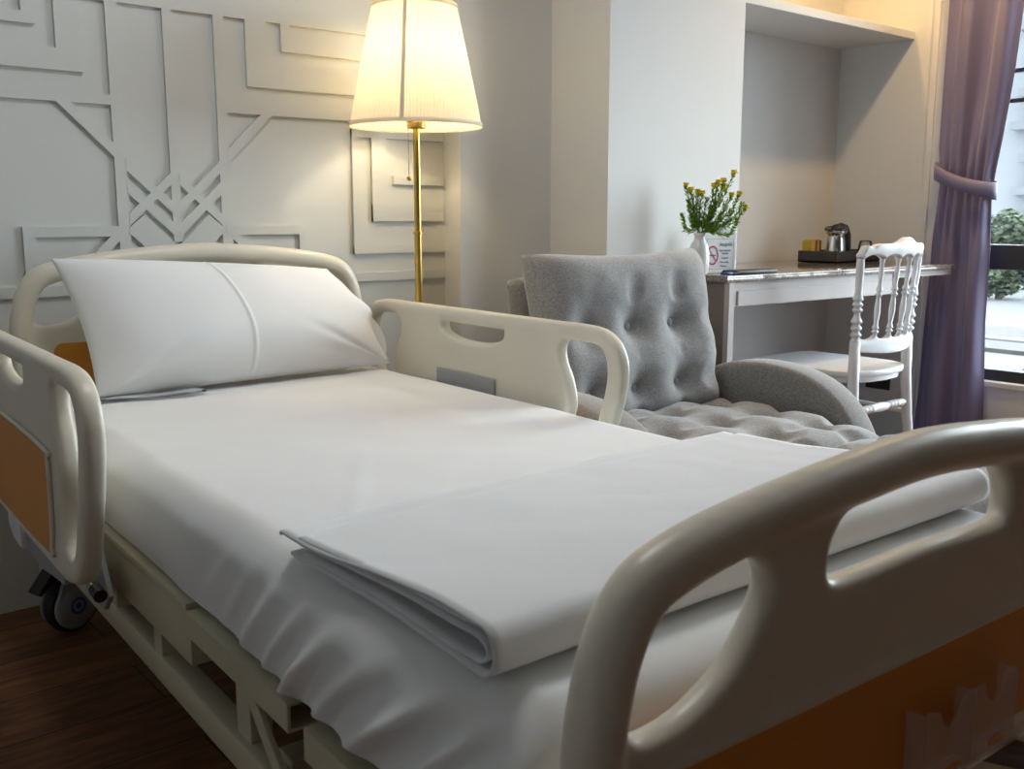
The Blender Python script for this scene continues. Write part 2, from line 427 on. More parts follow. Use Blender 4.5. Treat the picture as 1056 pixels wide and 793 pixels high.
# recessed ceiling downlights (warm)
def downlight(x, y, label, power):
    t = empty('ceiling_light', (x, y, CEIL)); tag(t, label, 'ceiling light')
    obj('trim_ring', lathe([(.045, 0), (.062, 0), (.062, -.006), (.045, -.010), (.043, 0)], 28), M['white_plastic'], t, True)
    obj('lens', lathe([(0, -.003), (.043, -.003), (.043, 0), (0, 0)], 28), M['downlight'], t)
    l = bpy.data.lights.new('ceiling_lamp', 'SPOT'); l.energy = power; l.color = (1, .66, .30); l.spot_size = R(140); l.spot_blend = .6; l.shadow_soft_size = .05
    o = bpy.data.objects.new('ceiling_lamp', l); C.objects.link(o); o.parent = t; o.location = (0, 0, -.02)
downlight(3.75, 1.80, 'warm round ceiling downlight over the desk chair, in front of the niche', 50)

t = empty('ceiling_light', (3.62, 2.53, CEIL)); tag(t, 'small warm spotlight in the niche above the high shelf', 'ceiling light')
obj('trim_ring', lathe([(.035, 0), (.05, 0), (.05, -.006), (.035, -.010), (.033, 0)], 28), M['white_plastic'], t, True)
obj('lens', lathe([(0, -.003), (.033, -.003), (.033, 0), (0, 0)], 28), M['downlight'], t)
l = bpy.data.lights.new('niche_lamp', 'SPOT'); l.energy = 22; l.color = (1, .58, .22); l.spot_size = R(130); l.spot_blend = .5; l.shadow_soft_size = .04
o = bpy.data.objects.new('niche_lamp', l); C.objects.link(o); o.parent = t; o.location = (0, 0, -.02)
# neutral white fill panel, added out of view to brighten bed and headwall
t = empty('ceiling_light', (1.05, 1.55, CEIL)); tag(t, 'square white fill light panel added on the ceiling over the middle of the bed', 'ceiling light')
obj('fill_panel_frame', bx(-.31, .31, -.31, .31, -.018, 0, .003), M['white_plastic'], t)
obj('diffuser', bx(-.29, .29, -.29, .29, -.020, -.0181), M['fill_glow'], t)
l = bpy.data.lights.new('fill_light', 'AREA'); l.size = .58; l.energy = 7.5; l.color = (.97, .98, 1.0)
o = bpy.data.objects.new('fill_light', l); C.objects.link(o); o.parent = t; o.location = (0, 0, -.024)

# ------------------------------------------------------------------ floating shelf in the niche
tag(obj('wall_shelf', bx(3.051, XR - .001, 2.35, 2.709, 1.780, 1.812, .002), M['wall']),
    'white shelf board spanning the niche high above the desk', 'shelf')

# ------------------------------------------------------------------ hospital bed
BED = empty('hospital_bed', (1.05, 2.55, 0), R(-2.6))
tag(BED, 'hospital bed with cream plastic end boards, side rails and a cream steel frame on casters', 'hospital bed')
def to_uz(me, v, flip=False):
    """plate XY(thickness Z) -> bed u, z with thickness along v"""
    for p in me.vertices: p.co = Vector((p.co.x, v + p.co.z * (-1 if flip else 1), p.co.y))
    return me
def sym(half): return half + [(-x, z) for x, z in reversed(half) if abs(x) > 1e-6]

def endboard(name, v, dz, outdir):
    half = [(-.474, .36), (-.4755, .50), (-.474, .60), (-.468, .645), (-.456, .690), (-.435, .728), (-.405, .753), (-.360, .768), (-.308, .778), (-.223, .789), (-.126, .798), (0, .805)]
    half = [(x, z + (dz if z > .45 else 0)) for x, z in half]
    full = sym(half)
    path = [Vector((p.x, p.y, 0)) for p in spline(full, 6)]
    outline = path + [Vector((p[0], p[1], 0)) for p in [(.43, .36), (.425, .395 + dz * .5), (-.425, .395 + dz * .5), (-.43, .36)]]
    h1 = [(-.298, .729), (-.357, .720), (-.392, .700), (-.415, .672), (-.424, .638), (-.418, .612), (-.398, .602), (-.352, .608), (-.303, .632), (-.270, .667), (-.254, .700), (-.266, .723)]
    h2 = [(-.168, .702), (-.155, .733), (-.12, .749), (0, .757), (.12, .749), (.155, .733), (.168, .702), (.158, .682), (.10, .680), (0, .683), (-.10, .680), (-.158, .682)]
    if dz: 
        h1 = [(x, z + .01 * (z < .65)) for x, z in h1]
    H1 = spline([(x, z + dz) for x, z in h1], 5, True); H1m = spline([(-x, z + dz) for x, z in h1][::-1], 5, True)
    H2 = spline([(x, z + dz) for x, z in h2], 5, True)
    me = to_uz(plate_mesh([(p.x, p.y) for p in outline], [[(p.x, p.y) for p in h] for h in (H1, H1m, H2)], .034, .014), v)
    bm = bmesh.new(); bm.from_mesh(me)
    # fat rim following the outline
    c = Vector((0, .5 + dz, 0)); rim = []
    for i, p in enumerate(path):
        d = (path[min(i + 1, len(path) - 1)] - path[max(i - 1, 0)]).normalized(); n = Vector((d.y, -d.x, 0))
        q = p + n * .0255; rim.append(Vector((q.x, v, q.y)))
    tube(rim, .0262, 16, bm, ref=(0, 1, 0))
    # raised border round the decal
    z0, z1 = .430 + dz * .95, .568 + dz
    rr = []
    for cx, cz, a0 in ((.365, z1 - .02, 0), (-.365, z1 - .02, 90), (-.365, z0 + .02, 180), (.365, z0 + .02, 270)):
        for k in range(5):
            a = R(a0 + k * 22.5); rr.append((cx + .024 * math.cos(a), cz + .024 * math.sin(a)))
    for s in (-1, 1):
        tube([Vector((a, v + s * .0155, b)) for a, b in rr], .0062, 8, bm, True, ref=(0, 1, 0))
    tube([Vector((-.43, v, z0 - .028)), Vector((.43, v, z0 - .028))], .02, 12, bm)
    me = fuse(bm, .0045, 5)
    b = obj(name, me, M['plastic'], BED, True)
    b['label'] = 'cream moulded plastic end board with oval hand holes'
    for s in (-1, 1):
        pts = [(cx * .985, cz - (.003 if cz > (z0 + z1) / 2 else -.003)) for cx, cz in rr]
        a = prism(pts, .003, 'y', v + s * .0165 - (.003 if s < 0 else 0))
        o = obj('decal_panel', a, M['orange'], b); o['label'] = 'orange wood-coloured decal'
    return b
HEAD = endboard('headboard', 0, .145, 1)
FOOT = endboard('footboard', -2.06, 0, -1)

# clear card pocket on the footboard
def pocket():
    v0 = -2.06 - .0225
    bm = bmesh.new()
    outl = [(-.034, .436), (-.034, .517), (-.026, .520), (-.006, .513), (-.001, .500), (.006, .493), (.016, .491), (.026, .495), (.033, .505), (.040, .516), (.058, .520), (.083, .518),
            (.088, .505), (.095, .496), (.107, .493), (.118, .496), (.126, .506), (.131, .519), (.150, .521), (.156, .517), (.156, .436)]
    prism(outl, .0022, 'y', v0 - .022, bm)
    for x in (-.034, .0605, .154): box(bm, x, x + .003, v0 - .022, v0, .436, .516)
    box(bm, -.034, .156, v0 - .022, v0, .434, .4365)
    o = obj('card_pocket', bm, M['pocket'], FOOT); o['label'] = 'clear plastic two-slot card pocket on the footboard'
    for a in (.008, .100): obj('pocket_slot', bx(a, a + .034, v0 - .0232, v0 - .0218, .440, .446), M['orange'], FOOT)
pocket()

def siderail(u, v0, v1, flip):
    # outline in (t, z): t along the bed measured from the rail centre, measured from the photograph
    half = [(-.39, .410), (-.44, .425), (-.475, .465), (-.500, .520), (-.528, .590), (-.546, .650), (-.550, .703), (-.535, .744), (-.500, .773), (-.440, .7845), (-.30, .785), (0, .785)]
    full = sym(half)
    outl = spline(full, 6)
    outl += [Vector((.36, .404, 0)), Vector((-.36, .404, 0))]
    h = [(-.350, .735), (-.385, .752), (-.44, .753), (-.482, .745), (-.505, .705), (-.502, .655), (-.480, .585), (-.452, .510), (-.425, .470), (-.395, .462), (-.372, .485), (-.368, .540), (-.385, .600), (-.372, .655), (-.348, .700)]
    s = [(-.125, .752), (.0, .7535), (.125, .752), (.137, .740), (.128, .722), (.07, .708), (0, .704), (-.07, .708), (-.128, .722), (-.137, .740)]
    H = spline(h, 5, True); Hm = spline([(-x, z) for x, z in h][::-1], 5, True); Sl = spline(s, 5, True)
    me = plate_mesh([(p.x, p.y) for p in outl], [[(p.x, p.y) for p in q] for q in (H, Hm, Sl)], .036, .010)
    c = (v0 + v1) / 2
    for p in me.vertices: p.co = Vector((p.co.z, p.co.x, p.co.y))
    bm = bmesh.new(); bm.from_mesh(me)
    path = spline(full, 6); rim = []
    for i, p in enumerate(path):
        d = (path[min(i + 1, len(path) - 1)] - path[max(i - 1, 0)]).normalized(); n = Vector((d.y, -d.x, 0))
        q = p + n * .0195; rim.append(Vector((0, q.x, q.y)))
    tube(rim, .0198, 16, bm, ref=(1, 0, 0))
    me = fuse(bm, .0045, 5)
    for p in me.vertices: p.co += Vector((u, c, 0))
    rail = obj('side_rail', me, M['plastic'], BED, True)
    rail['label'] = 'cream plastic side rail with oval hand holes'
    # orange decal on the outer face, grey plate on the inner face
    out = -1 if u < 0 else 1
    poly = [(-.335, .615), (-.325, .622), (0, .628), (.325, .622), (.335, .615), (.338, .59), (.33, .50), (.315, .455), (.30, .440), (0, .436), (-.30, .440), (-.315, .455), (-.33, .50), (-.338, .59)]
    P = spline([(x * .93, z) for x, z in poly], 4, True)
    b = prism([(p.x + c, p.y) for p in P], .0035, 'x', u + out * .020 - (.0035 if out < 0 else 0) + out * .002)
    o = obj('decal_panel', b, M['orange'], rail); o['label'] = 'orange wood-coloured decal'
    b = tube([Vector((u + out * .0215, p.x * 1.012 + c, .53 + (p.y - .53) * 1.04)) for p in P], .0045, 8, closed=True, ref=(1, 0, 0))
    obj('decal_border', b, M['plastic'], rail, True)
    b = bx(u - out * .0225 - .0015, u - out * .0225 + .0015, c + .02 - .13, c + .02 + .13, .575, .622, .001)
    o = obj('label_plate', b, M['grey_plastic'], rail); o['label'] = 'small grey plate on the inner face'
    return rail
siderail(-.555, -1.055, .055, False)
siderail(.502, -1.10, .01, True)

# steel frame
FR = M['frame']
def part(name, bm, m=FR, p=None, **k): return obj(name, bm, m, p or BED, **k)
for s in (-1, 1):
    bm = bmesh.new(); box(bm, s * .44 - .02, s * .44 + .02, -2.0, -.03, .235, .285, .004)
    part('lower_beam', bm, angle=40)
# long box beams under the mattress near the head
for s in (-1, 1):
    part('upper_box_beam', bx(min(s * .462, s * .40), max(s * .462, s * .40), -1.150, -.10, .331, .418, .003), angle=40)
part('bolt', lathe([(0, .0), (.010, .0), (.010, .004), (0, .004)], 16, mx=Matrix.Translation((-.432, -1.150, .352)) @ Matrix.Rotation(R(90), 4, 'X')), M['black'])
# C-section side rails of the mattress platform
def crail(s, v0, v1, z0, z1):
    a, b = s * .473, s * .430
    poly = [(a, z0), (a, z1), (b, z1), (b, z1 - .004), (a - s * .004, z1 - .004), (a - s * .004, z0 + .004), (b, z0 + .004), (b, z0)]
    bm = prism([(x, z) for x, z in poly], v1 - v0, 'y', v0)
    return part('platform_rail', bm)
for s in (-1, 1):
    crail(s, -1.530, -1.165, .392, .430)
    crail(s, -2.00, -1.575, .378, .420)
    part('platform_rail', bx(min(s * .425, s * .466), max(s * .425, s * .466), -1.148, -.05, .4185, .434, .002), angle=40)
part('platform_cross_bar', bx(-.424, .424, -1.56, -1.53, .385, .425, .002))
part('platform_cross_bar', bx(-.424, .424, -.65, -.61, .385, .425, .002))
for s in (-1, 1):
    part('upright', bx(s * .44 - .017, s * .44 + .017, -.985, -.945, .284, .332, .002))
    part('upright', bx(s * .432 - .017, s * .432 + .017, -1.345, -1.295, .284, .410, .002))
    part('upright', bx(s * .44 - .017, s * .44 + .017, -.72, -.68, .284, .332, .002))
    part('upright', bx(s * .44 - .017, s * .44 + .017, -.12, -.08, .284, .332, .002))
    part('diagonal_brace', beam(bmesh.new(), (s * .452, -1.340, .392), (s * .452, -1.60, .165), .010, .026, .002))
part('cross_member', bx(-.43, .43, -1.44, -1.39, .24, .295, .003))
part('cross_member', bx(-.43, .43, -.30, -.25, .24, .29, .003))
part('mattress_platform', bx(-.42, .42, -1.99, -.05, .420, .436, .002))
for s in (-1, 1):
    part('end_post', bx(s * .44 - .018, s * .44 + .018, -2.035, -2.0, .16, .42, .003))
    part('end_post', bx(s * .44 - .018, s * .44 + .018, -.060, -.028, .12, .42, .003))
    part('foot_beam', bx(s * .44 - .018, s * .44 + .018, -2.0, -1.45, .15, .19, .003))
part('end_cross_member', bx(-.42, .42, -2.03, -1.995, .30, .34, .003))
part('end_cross_member', bx(-.42, .42, -.058, -.03, .30, .34, .003))
# crank under the footboard
ck = part('crank_rod', tube([Vector((.235, -1.9, .33)), Vector((.235, -2.115, .378))], .017, 16), M['desk_side'])
part('crank_handle', tube([Vector((.235, -2.10, .345)), Vector((.235, -2.16, .335)), Vector((.235, -2.17, .24))], .011, 12), M['white_plastic'], ck)

# casters
def caster(u, v):
    wr = .068
    z = wr
    c = bpy.data.objects.new('caster', None); link(c, BED); c.location = (u, v, 0); c.rotation_euler = (0, 0, R(112))
    bm = lathe([(0, -.021), (wr - .012, -.021), (wr - .003, -.017), (wr, -.006), (wr, .006), (wr - .003, .017), (wr - .012, .021), (0, .021)], 40, mx=Matrix.Translation((0, 0, z)) @ Matrix.Rotation(R(90), 4, 'Y'))
    obj('tyre', bm, M['rubber'], c, angle=40)
    # shield disc with a hood on the outer side
    for s in (-1, 1):
        bm = bmesh.new()
        lathe([(0, .024), (.052, .024), (.057, .026), (.0575, .031), (.051, .037), (0, .039)], 40, bm, mx=Matrix.Translation((0, .006, z + .004)) @ Matrix.Rotation(R(90) * s, 4, 'Y'))
        prism([(-.030, z + .03), (.055, z + .03), (.038, z + .075), (.006, z + .088), (-.022, z + .070)], .011 * s, 'x', .026 * s, bm)
        obj('wheel_shield', bm, M['grey_plastic'], c, angle=50)
        for r0, r1, m in ((.021, .015, 'blue'), (.0075, 0, 'blue')):
            b = lathe([(r1, .0385), (r1, .0402), (r0, .0402), (r0, .0385)] if r1 else [(0, .0402), (r0, .0402), (r0, .0385)], 32, mx=Matrix.Translation((0, .006, z + .006)) @ Matrix.Rotation(R(90) * s, 4, 'Y'))
            obj('hub_ring', b, M[m], c)
    obj('hood', prism([(-.05, z + .062), (-.02, z + .078), (.02, z + .085), (.03, z + .10), (-.01, z + .105), (-.05, z + .085)], .056, 'x', -.028, bev=.003), M['grey_plastic'], c, angle=40)
    obj('brake_pedal', prism([(.02, z + .075), (.045, z + .080), (.090, z + .052), (.098, z + .060), (.075, z + .085), (.055, z + .108), (.015, z + .110)], .044, 'x', -.022, bev=.004), M['black'], c, angle=40)
    obj('stem', lathe([(.014, z + .08), (.014, .24), (0, .24)], 16), M['steel'], c)
caster(-.400, -.02 - .05)
caster(.400, -.02 - .05)
caster(-.425, -1.93)
caster(.425, -1.93)

# rail mechanism under the left and right rails
for s in (-1, 1):
    bm = prism([(-.385, .425), (-.392, .392), (-.44, .366), (-.50, .352), (-.60, .350), (-.69, .362), (-.78, .372), (-.80, .405), (-.78, .425)], .022, 'x', s * .548 - .011, bev=.003)
    o = part('rail_bracket', bm, M['grey_plastic'], angle=40); o['label'] = 'grey bracket under the side rail'
    for v, z in ((-.76, .392), (-.745, .357)):
        obj('pivot_bolt', tube([Vector((s * .500, v, z)), Vector((s * .509, v, z))], .010, 16), M['steel'], o)
    obj('pivot_plate', prism([(-.70, .415), (-.79, .425), (-.84, .355), (-.80, .318), (-.68, .318)], .010, 'x', s * .495 - .005, bev=.002), M['grey_plastic'], o)
    obj('link_arm', bx(min(s * .50, s * .545), max(s * .50, s * .545), -.735, -.705, .365, .395, .003), M['grey_plastic'], o)
    obj('release_clip', prism([(-.395, .430), (-.500, .428), (-.500, .366), (-.43, .370), (-.385, .395)], .018, 'x', s * .566 - .009, bev=.004), M['white_plastic'], o, angle=40)
    obj('gas_strut', tube([Vector((s * .524, -.70, .378)), Vector((s * .520, -.85, .372))], .0065, 12), M['steel'], o)
    obj('strut_end', tube([Vector((s * .524, -.690, .385)), Vector((s * .524, -.722, .375))], .013, 12), M['black'], o)
    obj('strut_end', tube([Vector((s * .520, -.835, .373)), Vector((s * .520, -.868, .370))], .012, 12), M['black'], o)

# ------------------------------------------------------------------ mattress with fitted sheet
MT = empty('mattress', (1.05, 2.55, 0), R(-2.6))
tag(MT, 'thick mattress wrapped in a white fitted sheet, lying on the hospital bed', 'mattress')
obj('mattress_core', bx(-.43, .44, -1.955, -.075, .438, .575, .03), M['mattress'], MT)
def sheet():
    bm = bmesh.new()
    NV = 480; rings = []
    u0, u1, zt, zb = -.452, .468, .600, .437
    # half-profile around the cross-section: left bottom -> left side -> top -> right side -> right bottom
    prof = []
    rc = .050
    def arc(cx, cz, r, a0, a1, n): return [(cx + r * math.cos(R(a0 + (a1 - a0) * k / n)), cz + r * math.sin(R(a0 + (a1 - a0) * k / n))) for k in range(n + 1)]
    side = [(u0 + .03, zb), (u0 + .008, zb)] + [(u0, zb + .004 + (zt - rc - zb - .004) * k / 28) for k in range(29)]
    prof += side
    prof += arc(u0 + rc, zt - rc, rc, 180, 90, 9)[1:]
    nt = 60
    prof += [(u0 + rc + (u1 - u0 - 2 * rc) * k / nt, zt) for k in range(1, nt)]
    prof += arc(u1 - rc, zt - rc, rc, 90, 0, 9)
    prof += [(u1 - (a - u0), z) for a, z in side[::-1]][1:]
    V0, V1 = -1.985, -.048
    for i in range(NV + 1):
        t = i / NV; v = V0 + (V1 - V0) * t
        # rounded ends
        d = min(v - V0, V1 - v); e = 0
        if d < .05: e = .05 - math.sqrt(max(0, .05 ** 2 - (.05 - d) ** 2))
        ring = []
        for (a, z) in prof:
            x = a; zz_ = z
            cx = (u0 + u1) / 2
            # end rounding pulls top down
            k = (z - zb) / (zt - zb)
            zz_ = z - e * k
            fl = sm((u0 + .12 - a) / .12)               # left side weight
            side_w = fl * (1 - sm((z - (zt - .045)) / .045)) if a < u0 + .06 else 0
            footw = sm((-1.05 - v) / .5)
            low = 1 - k
            # gathered folds on the left side, growing towards the foot end
            ph = v * 78 + (z - zb) * 90 + 3.4 * noise.noise(Vector((v * 3, z * 4, 1)))
            fold = (.5 + .5 * math.sin(ph)) ** 2 * .6 + .4 * (.5 + .5 * math.sin(ph * .53 + 1.3)) ** 2
            if a < cx:
                x -= (.006 + .036 * fold * (.6 + .8 * noise.noise(Vector((v * 4, 2, 7))))) * (.25 + .75 * footw) * sm(low * 1.3) * (1 if a < u0 + .06 else 0) * footw
                x -= .010 * math.sin(PI * min(1, k * 1.1)) * (1 if a < u0 + .06 else 0) + .012 * noise.noise(Vector((v * 5, z * 9, 4))) * (1 if a < u0 + .06 else 0)
                if z <= zb + .004: zz_ += .006 * (fold - .5) * footw
                zz_ -= .016 * footw * low if False else 0
            else:
                x += .004 * noise.noise(Vector((v * 6, z * 9, 2)))
            if a < u0 + .16 and a > u0 + .045: zz_ += .007 * (fold - .4) * sm((-1.45 - v) / .4) * (1 - sm((a - u0 - .05) / .11))
            if z > zt - .006:
                zz_ += .0035 * noise.noise(Vector((a * 3, v * 2.2, 0))) + .0016 * noise.noise(Vector((a * 9 + v * 5, v * 5, 3)))
                zz_ += .003 * math.exp(-((a + .25 - (v + 1.3) * .6) / .012) ** 2) * sm((-.9 - v) / .3) * .5
            ring.append(bm.verts.new((x, v, zz_)))
        rings.append(ring)
    n = len(prof)
    for a, b in zip(rings, rings[1:]):
        for k in range(n - 1): bm.faces.new((a[k], a[k + 1], b[k + 1], b[k]))
        bm.faces.new((a[n - 1], a[0], b[0], b[n - 1]))
    for ring, y in ((rings[0], V0), (rings[-1], V1)):
        bm.faces.new(ring)
    bmesh.ops.recalc_face_normals(bm, faces=bm.faces)
    return bm
obj('fitted_sheet', sheet(), M['sheet'], MT, angle=50)['label'] = 'white fitted cotton sheet, gathered along the near side'

# ------------------------------------------------------------------ folded top sheet at the foot end
def blanket():
    """thick stack of folded cloth: profile in (v,z) with two U-turns, swept across the bed"""
    def prof_at(s):
        zb = .6080; far = -1.485 + .02 * math.sin(s * 2) + .045 * s; near = -1.905 + .02 * s
        th = .0042
        P = []
        n = 26
        # bottom layer far -> near
        for k in range(n + 1): P.append((far - .035 + (near - far + .055) * k / n, zb + .003))
        r1 = .0125
        for k in range(1, 8): a = -90 - 180 * k / 8; P.append((near + .020 + r1 * 1.5 * math.cos(R(a)), zb + .003 + r1 + r1 * math.sin(R(a))))
        # second layer back to far
        for k in range(n + 1): P.append((near + .020 + (far - near - .045) * k / n, zb + .003 + 2 * r1 * (1 - .55 * sm(k / n))))
        P2 = []
        r2 = .0035
        for k in range(1, 5): a = -90 + 180 * k / 5; P2.append((far - .025 + r2 * math.cos(R(a)), P[-1][1] + r2 + r2 * math.sin(R(a))))
        P += P2
        z2 = P[-1][1] + .001
        for k in range(n + 1):
            t = k / n
            P.append((far - .025 + (near + .012 - far + .025) * t, z2 + .0165 * sm(t)))
        # outer wrap comes round the near edge and back on top
        zc = (P[-1][1] + zb) / 2 + .004
        return P
    def prof2(s):
        zb = .6045; far = -1.472 + .05 * s + .012 * math.sin(3 * s); near = -1.915 + .02 * s
        P = []; n = 30; h = .048
        top_far = zb + .020
        # outer skin: starts under the stack near edge, wraps and covers the top
        for k in range(21): P.append((near + .01 + (far - near - .03) * (1 - k / 20), zb + .0015 - (.0005 if k > 18 else 0)))
        for k in range(1, 10):
            a = -90 - 180 * k / 9; P.append((near + .010 + .020 * math.cos(R(a)), zb + .0015 + h / 2 + h / 2 * math.sin(R(a))))
        for k in range(1, n + 1):
            t = k / n; P.append((near + .01 + (far - near) * t, top_far + (zb + .0015 + h - top_far) * (1 - sm(t * 1.05))))
        P.append((far + .013, top_far - .004))
        return P
    bm = bmesh.new(); NS = 80
    U0, U1 = -.442, .452
    def sweep(pf, u0, u1, th, seed):
        rings = []
        for i in range(NS + 1):
            s = i / NS; u = u0 + (u1 - u0) * s; pr = pf(s)
            ring = []
            up, dn = [], []
            N = len(pr)
            for j, (v, z) in enumerate(pr):
                a = pr[max(j - 1, 0)]; b = pr[min(j + 1, N - 1)]
                dx, dz = b[0] - a[0], b[1] - a[1]; L = math.hypot(dx, dz) or 1
                nx, nz = -dz / L, dx / L
                w = .0022 * noise.noise(Vector((u * 5, v * 6, seed))) + .0012 * noise.noise(Vector((u * 16, v * 9, seed + 3)))
                w *= 1 if z > .615 else .3
                shear = .05 * (v + 1.9) * 0
                uu = u + .010 * noise.noise(Vector((v * 5, s * 2, seed + 9))) * (1 if s < .5 else -1)
                up.append((uu, v + nx * th / 2, z + nz * th / 2 + w)); dn.append((uu, v - nx * th / 2, z - nz * th / 2 + w))
            rings.append([bm.verts.new(p) for p in up + dn[::-1]])
        n = len(rings[0])
        for a, b in zip(rings, rings[1:]):
            for k in range(n): bm.faces.new((a[k], a[(k + 1) % n], b[(k + 1) % n], b[k]))
        for r in (rings[0], rings[-1]):
            h = n // 2
            for k in range(h - 1): bm.faces.new((r[k], r[k + 1], r[n - 2 - k], r[n - 1 - k]))
    sweep(prof_at, U0 + .004, U1 - .006, .0036, 5)
    sweep(prof2, U0, U1, .0036, 11)
    bmesh.ops.recalc_face_normals(bm, faces=bm.faces)
    return bm
bl = obj('folded_sheet', blanket(), M['blanket'], smooth=True); bl.location = (1.05, 2.55, .0015); bl.rotation_euler = (0, 0, R(-2.6))
tag(bl, 'white cotton top sheet folded into a flat stack across the foot end of the bed', 'folded sheet')

# ------------------------------------------------------------------ pillow
def pillow():
    TL = Vector((-.388, -.085, .922)); TR = Vector((.325, -.080, .875)); BL = Vector((-.350, -.262, .612)); BR = Vector((.450, -.200, .612))
    NX, NY = 200, 110; bm = bmesh.new(); grids = []
    nrm = (TR - TL).cross(BL - TL).normalized()
    if nrm.y > 0: nrm = -nrm
    for side in (1, -1):
        g = []
        for j in range(NY + 1):
            row = []
            t = j / NY
            for i in range(NX + 1):
                s = i / NX
                p = (TL * (1 - s) + TR * s) * (1 - t) + (BL * (1 - s) + BR * s) * t
                ex = 1 - abs(2 * s - 1) ** 2.6; ey = 1 - abs(2 * t - 1) ** 2.4
                b = max(ex, 0) ** .55 * max(ey, 0) ** .55
                th = (.098 if side > 0 else .042) * b
                # heavier belly at the bottom
                th *= .82 + .36 * sm(t) if side > 0 else 1
                # concave edges between the corners
                inw = (.018 * math.sin(PI * t) if s < .5 else .040 * math.sin(PI * min(1, t * 1.25)) ** 2 * (1 + .25 * math.sin(t * 17))) * (abs(2 * s - 1) ** 5)
                p = p + (TR - TL).normalized() * inw
                if side > 0:
                    th += .004 * noise.noise(Vector((s * 4, t * 3, 2))) * b
                    # seam ridge
                    sx = .495 + .035 * math.sin(t * PI * .9) - .045 * t
                    th += .0032 * math.exp(-((s - sx) / .0045) ** 2) * min(1, b * 3)
                    # crease rays toward the lower right and lower left corner
                    for cx, cy, a, amp in ((.98, .98, 2.60, .009), (.98, .98, 2.93, .007), (.04, .97, .45, .006)):
                        dx, dy = s - cx, (t - cy) * -.55
                        r = math.hypot(dx, dy); an = math.atan2(dy, dx)
                        th -= amp * math.exp(-((an - a) / .10) ** 2) * math.exp(-((r - .16) / .12) ** 2)
                q = p + nrm * side * th
                if side > 0 and t > .8: q.z = max(q.z, .606)
                q.z = max(q.z, .6045)
                q.y = min(q.y, -.0335)
                row.append(q)
            g.append(row)
        grids.append(g)
    F = [[bm.verts.new(q) for q in r] for r in grids[0]]
    B = [[(F[j][i] if (i in (0, NX) or j in (0, NY)) else bm.verts.new(grids[1][j][i])) for i in range(NX + 1)] for j in range(NY + 1)]
    for G, fl in ((F, 0), (B, 1)):
        for j in range(NY):
            for i in range(NX):
                q = (G[j][i], G[j][i + 1], G[j + 1][i + 1], G[j + 1][i]); bm.faces.new(q[::-1] if fl else q)
    # flat hem of the pillow case along the left-bottom and right edges
    bmesh.ops.recalc_face_normals(bm, faces=bm.faces)
    return bm, TL, TR, BL, BR
pb, TL, TR, BL, BR = pillow()
pl_ = obj('pillow', pb, M['pillow'], smooth=True); pl_.location = (1.05, 2.55, 0); pl_.rotation_euler = (0, 0, R(-2.6))
tag(pl_, 'plump white pillow in a seamed cotton pillowcase, leaning on the headboard', 'pillow')
def flap(rows, th=.003):
    bm = bmesh.new(); vs = [[bm.verts.new(p) for p in r] for r in rows]
    for a, b in zip(vs, vs[1:]):
        for k in range(len(a) - 1): bm.faces.new((a[k], a[k + 1], b[k + 1], b[k]))
    bmesh.ops.solidify(bm, geom=bm.faces[:], thickness=th)
    return bm
rows = []
for k in range(13):
    s = k / 12
    base = Vector((-.350 + .24 * s, -.272 - .030 * math.sin(s * 1.7), .6060 + .0015 * math.sin(s * 9)))
    rows.append([base + Vector((0, .05, .004)), base + Vector((0, .02, .003)), base + Vector((-.003, -.006 + .004 * math.sin(s * 7), .001))])
obj('pillowcase_hem', flap(rows), M['pillow'], pl_, True)
rows = []
for k in range(13):
    s = k / 12
    a = TR.lerp(BR, .22 + .74 * s)
    wv = .012 * math.sin(s * 8) * math.sin(PI * s)
    out = .030 * math.sin(PI * min(1, s * 1.1)) ** .6 + .006
    rows.append([a + Vector((-.05, -.018, 0)), a + Vector((-.01, -.012 + wv * .5, 0)), a + Vector((out, -.004 + wv, -.002 * s))])
rows = [[Vector((q.x, q.y, max(q.z, .609))) for q in r] for r in rows]
obj('pillowcase_hem', flap(rows), M['pillow'], pl_, True)

# ------------------------------------------------------------------ floor lamp
LX, LY = 1.69, 2.475
t = empty('floor_lamp', (LX, LY, 0)); tag(t, 'lit brass floor lamp with a pleated cream shade and pull chain, standing behind the bed', 'floor lamp')
obj('lamp_base', lathe([(0, 0), (.115, 0), (.118, .006), (.112, .014), (.03, .022), (.016, .034), (0, .034)], 40), M['brass'], t, True)
pole = obj('pole', lathe([(0, .03), (.0112, .03), (.0112, .965), (.0145, .967), (.0145, .973), (.0105, .975), (.0105, 1.275), (0, 1.275)], 24), M['brass'], t, angle=40)
obj('socket', lathe([(0, 1.272), (.026, 1.272), (.027, 1.276), (.027, 1.31), (.02, 1.315), (.018, 1.35), (0, 1.35)], 24), M['brass'], t, angle=40)
bm = tube([Vector((-.027, -.005, 1.292)), Vector((-.036, -.009, 1.292))], .006, 10)
sw = obj('pull_switch', bm, M['brass'], t, True)
bm = tube([Vector((-.034, -.009, 1.29)), Vector((-.034, -.009, 1.135))], .0011, 6)
obj('pull_chain', bm, M['brass'], sw)
bm = bmesh.new(); bmesh.ops.create_uvsphere(bm, u_segments=16, v_segments=10, radius=.0075, matrix=Matrix.Translation((-.034, -.009, 1.128)))
obj('chain_knob', bm, M['brass'], sw, True)
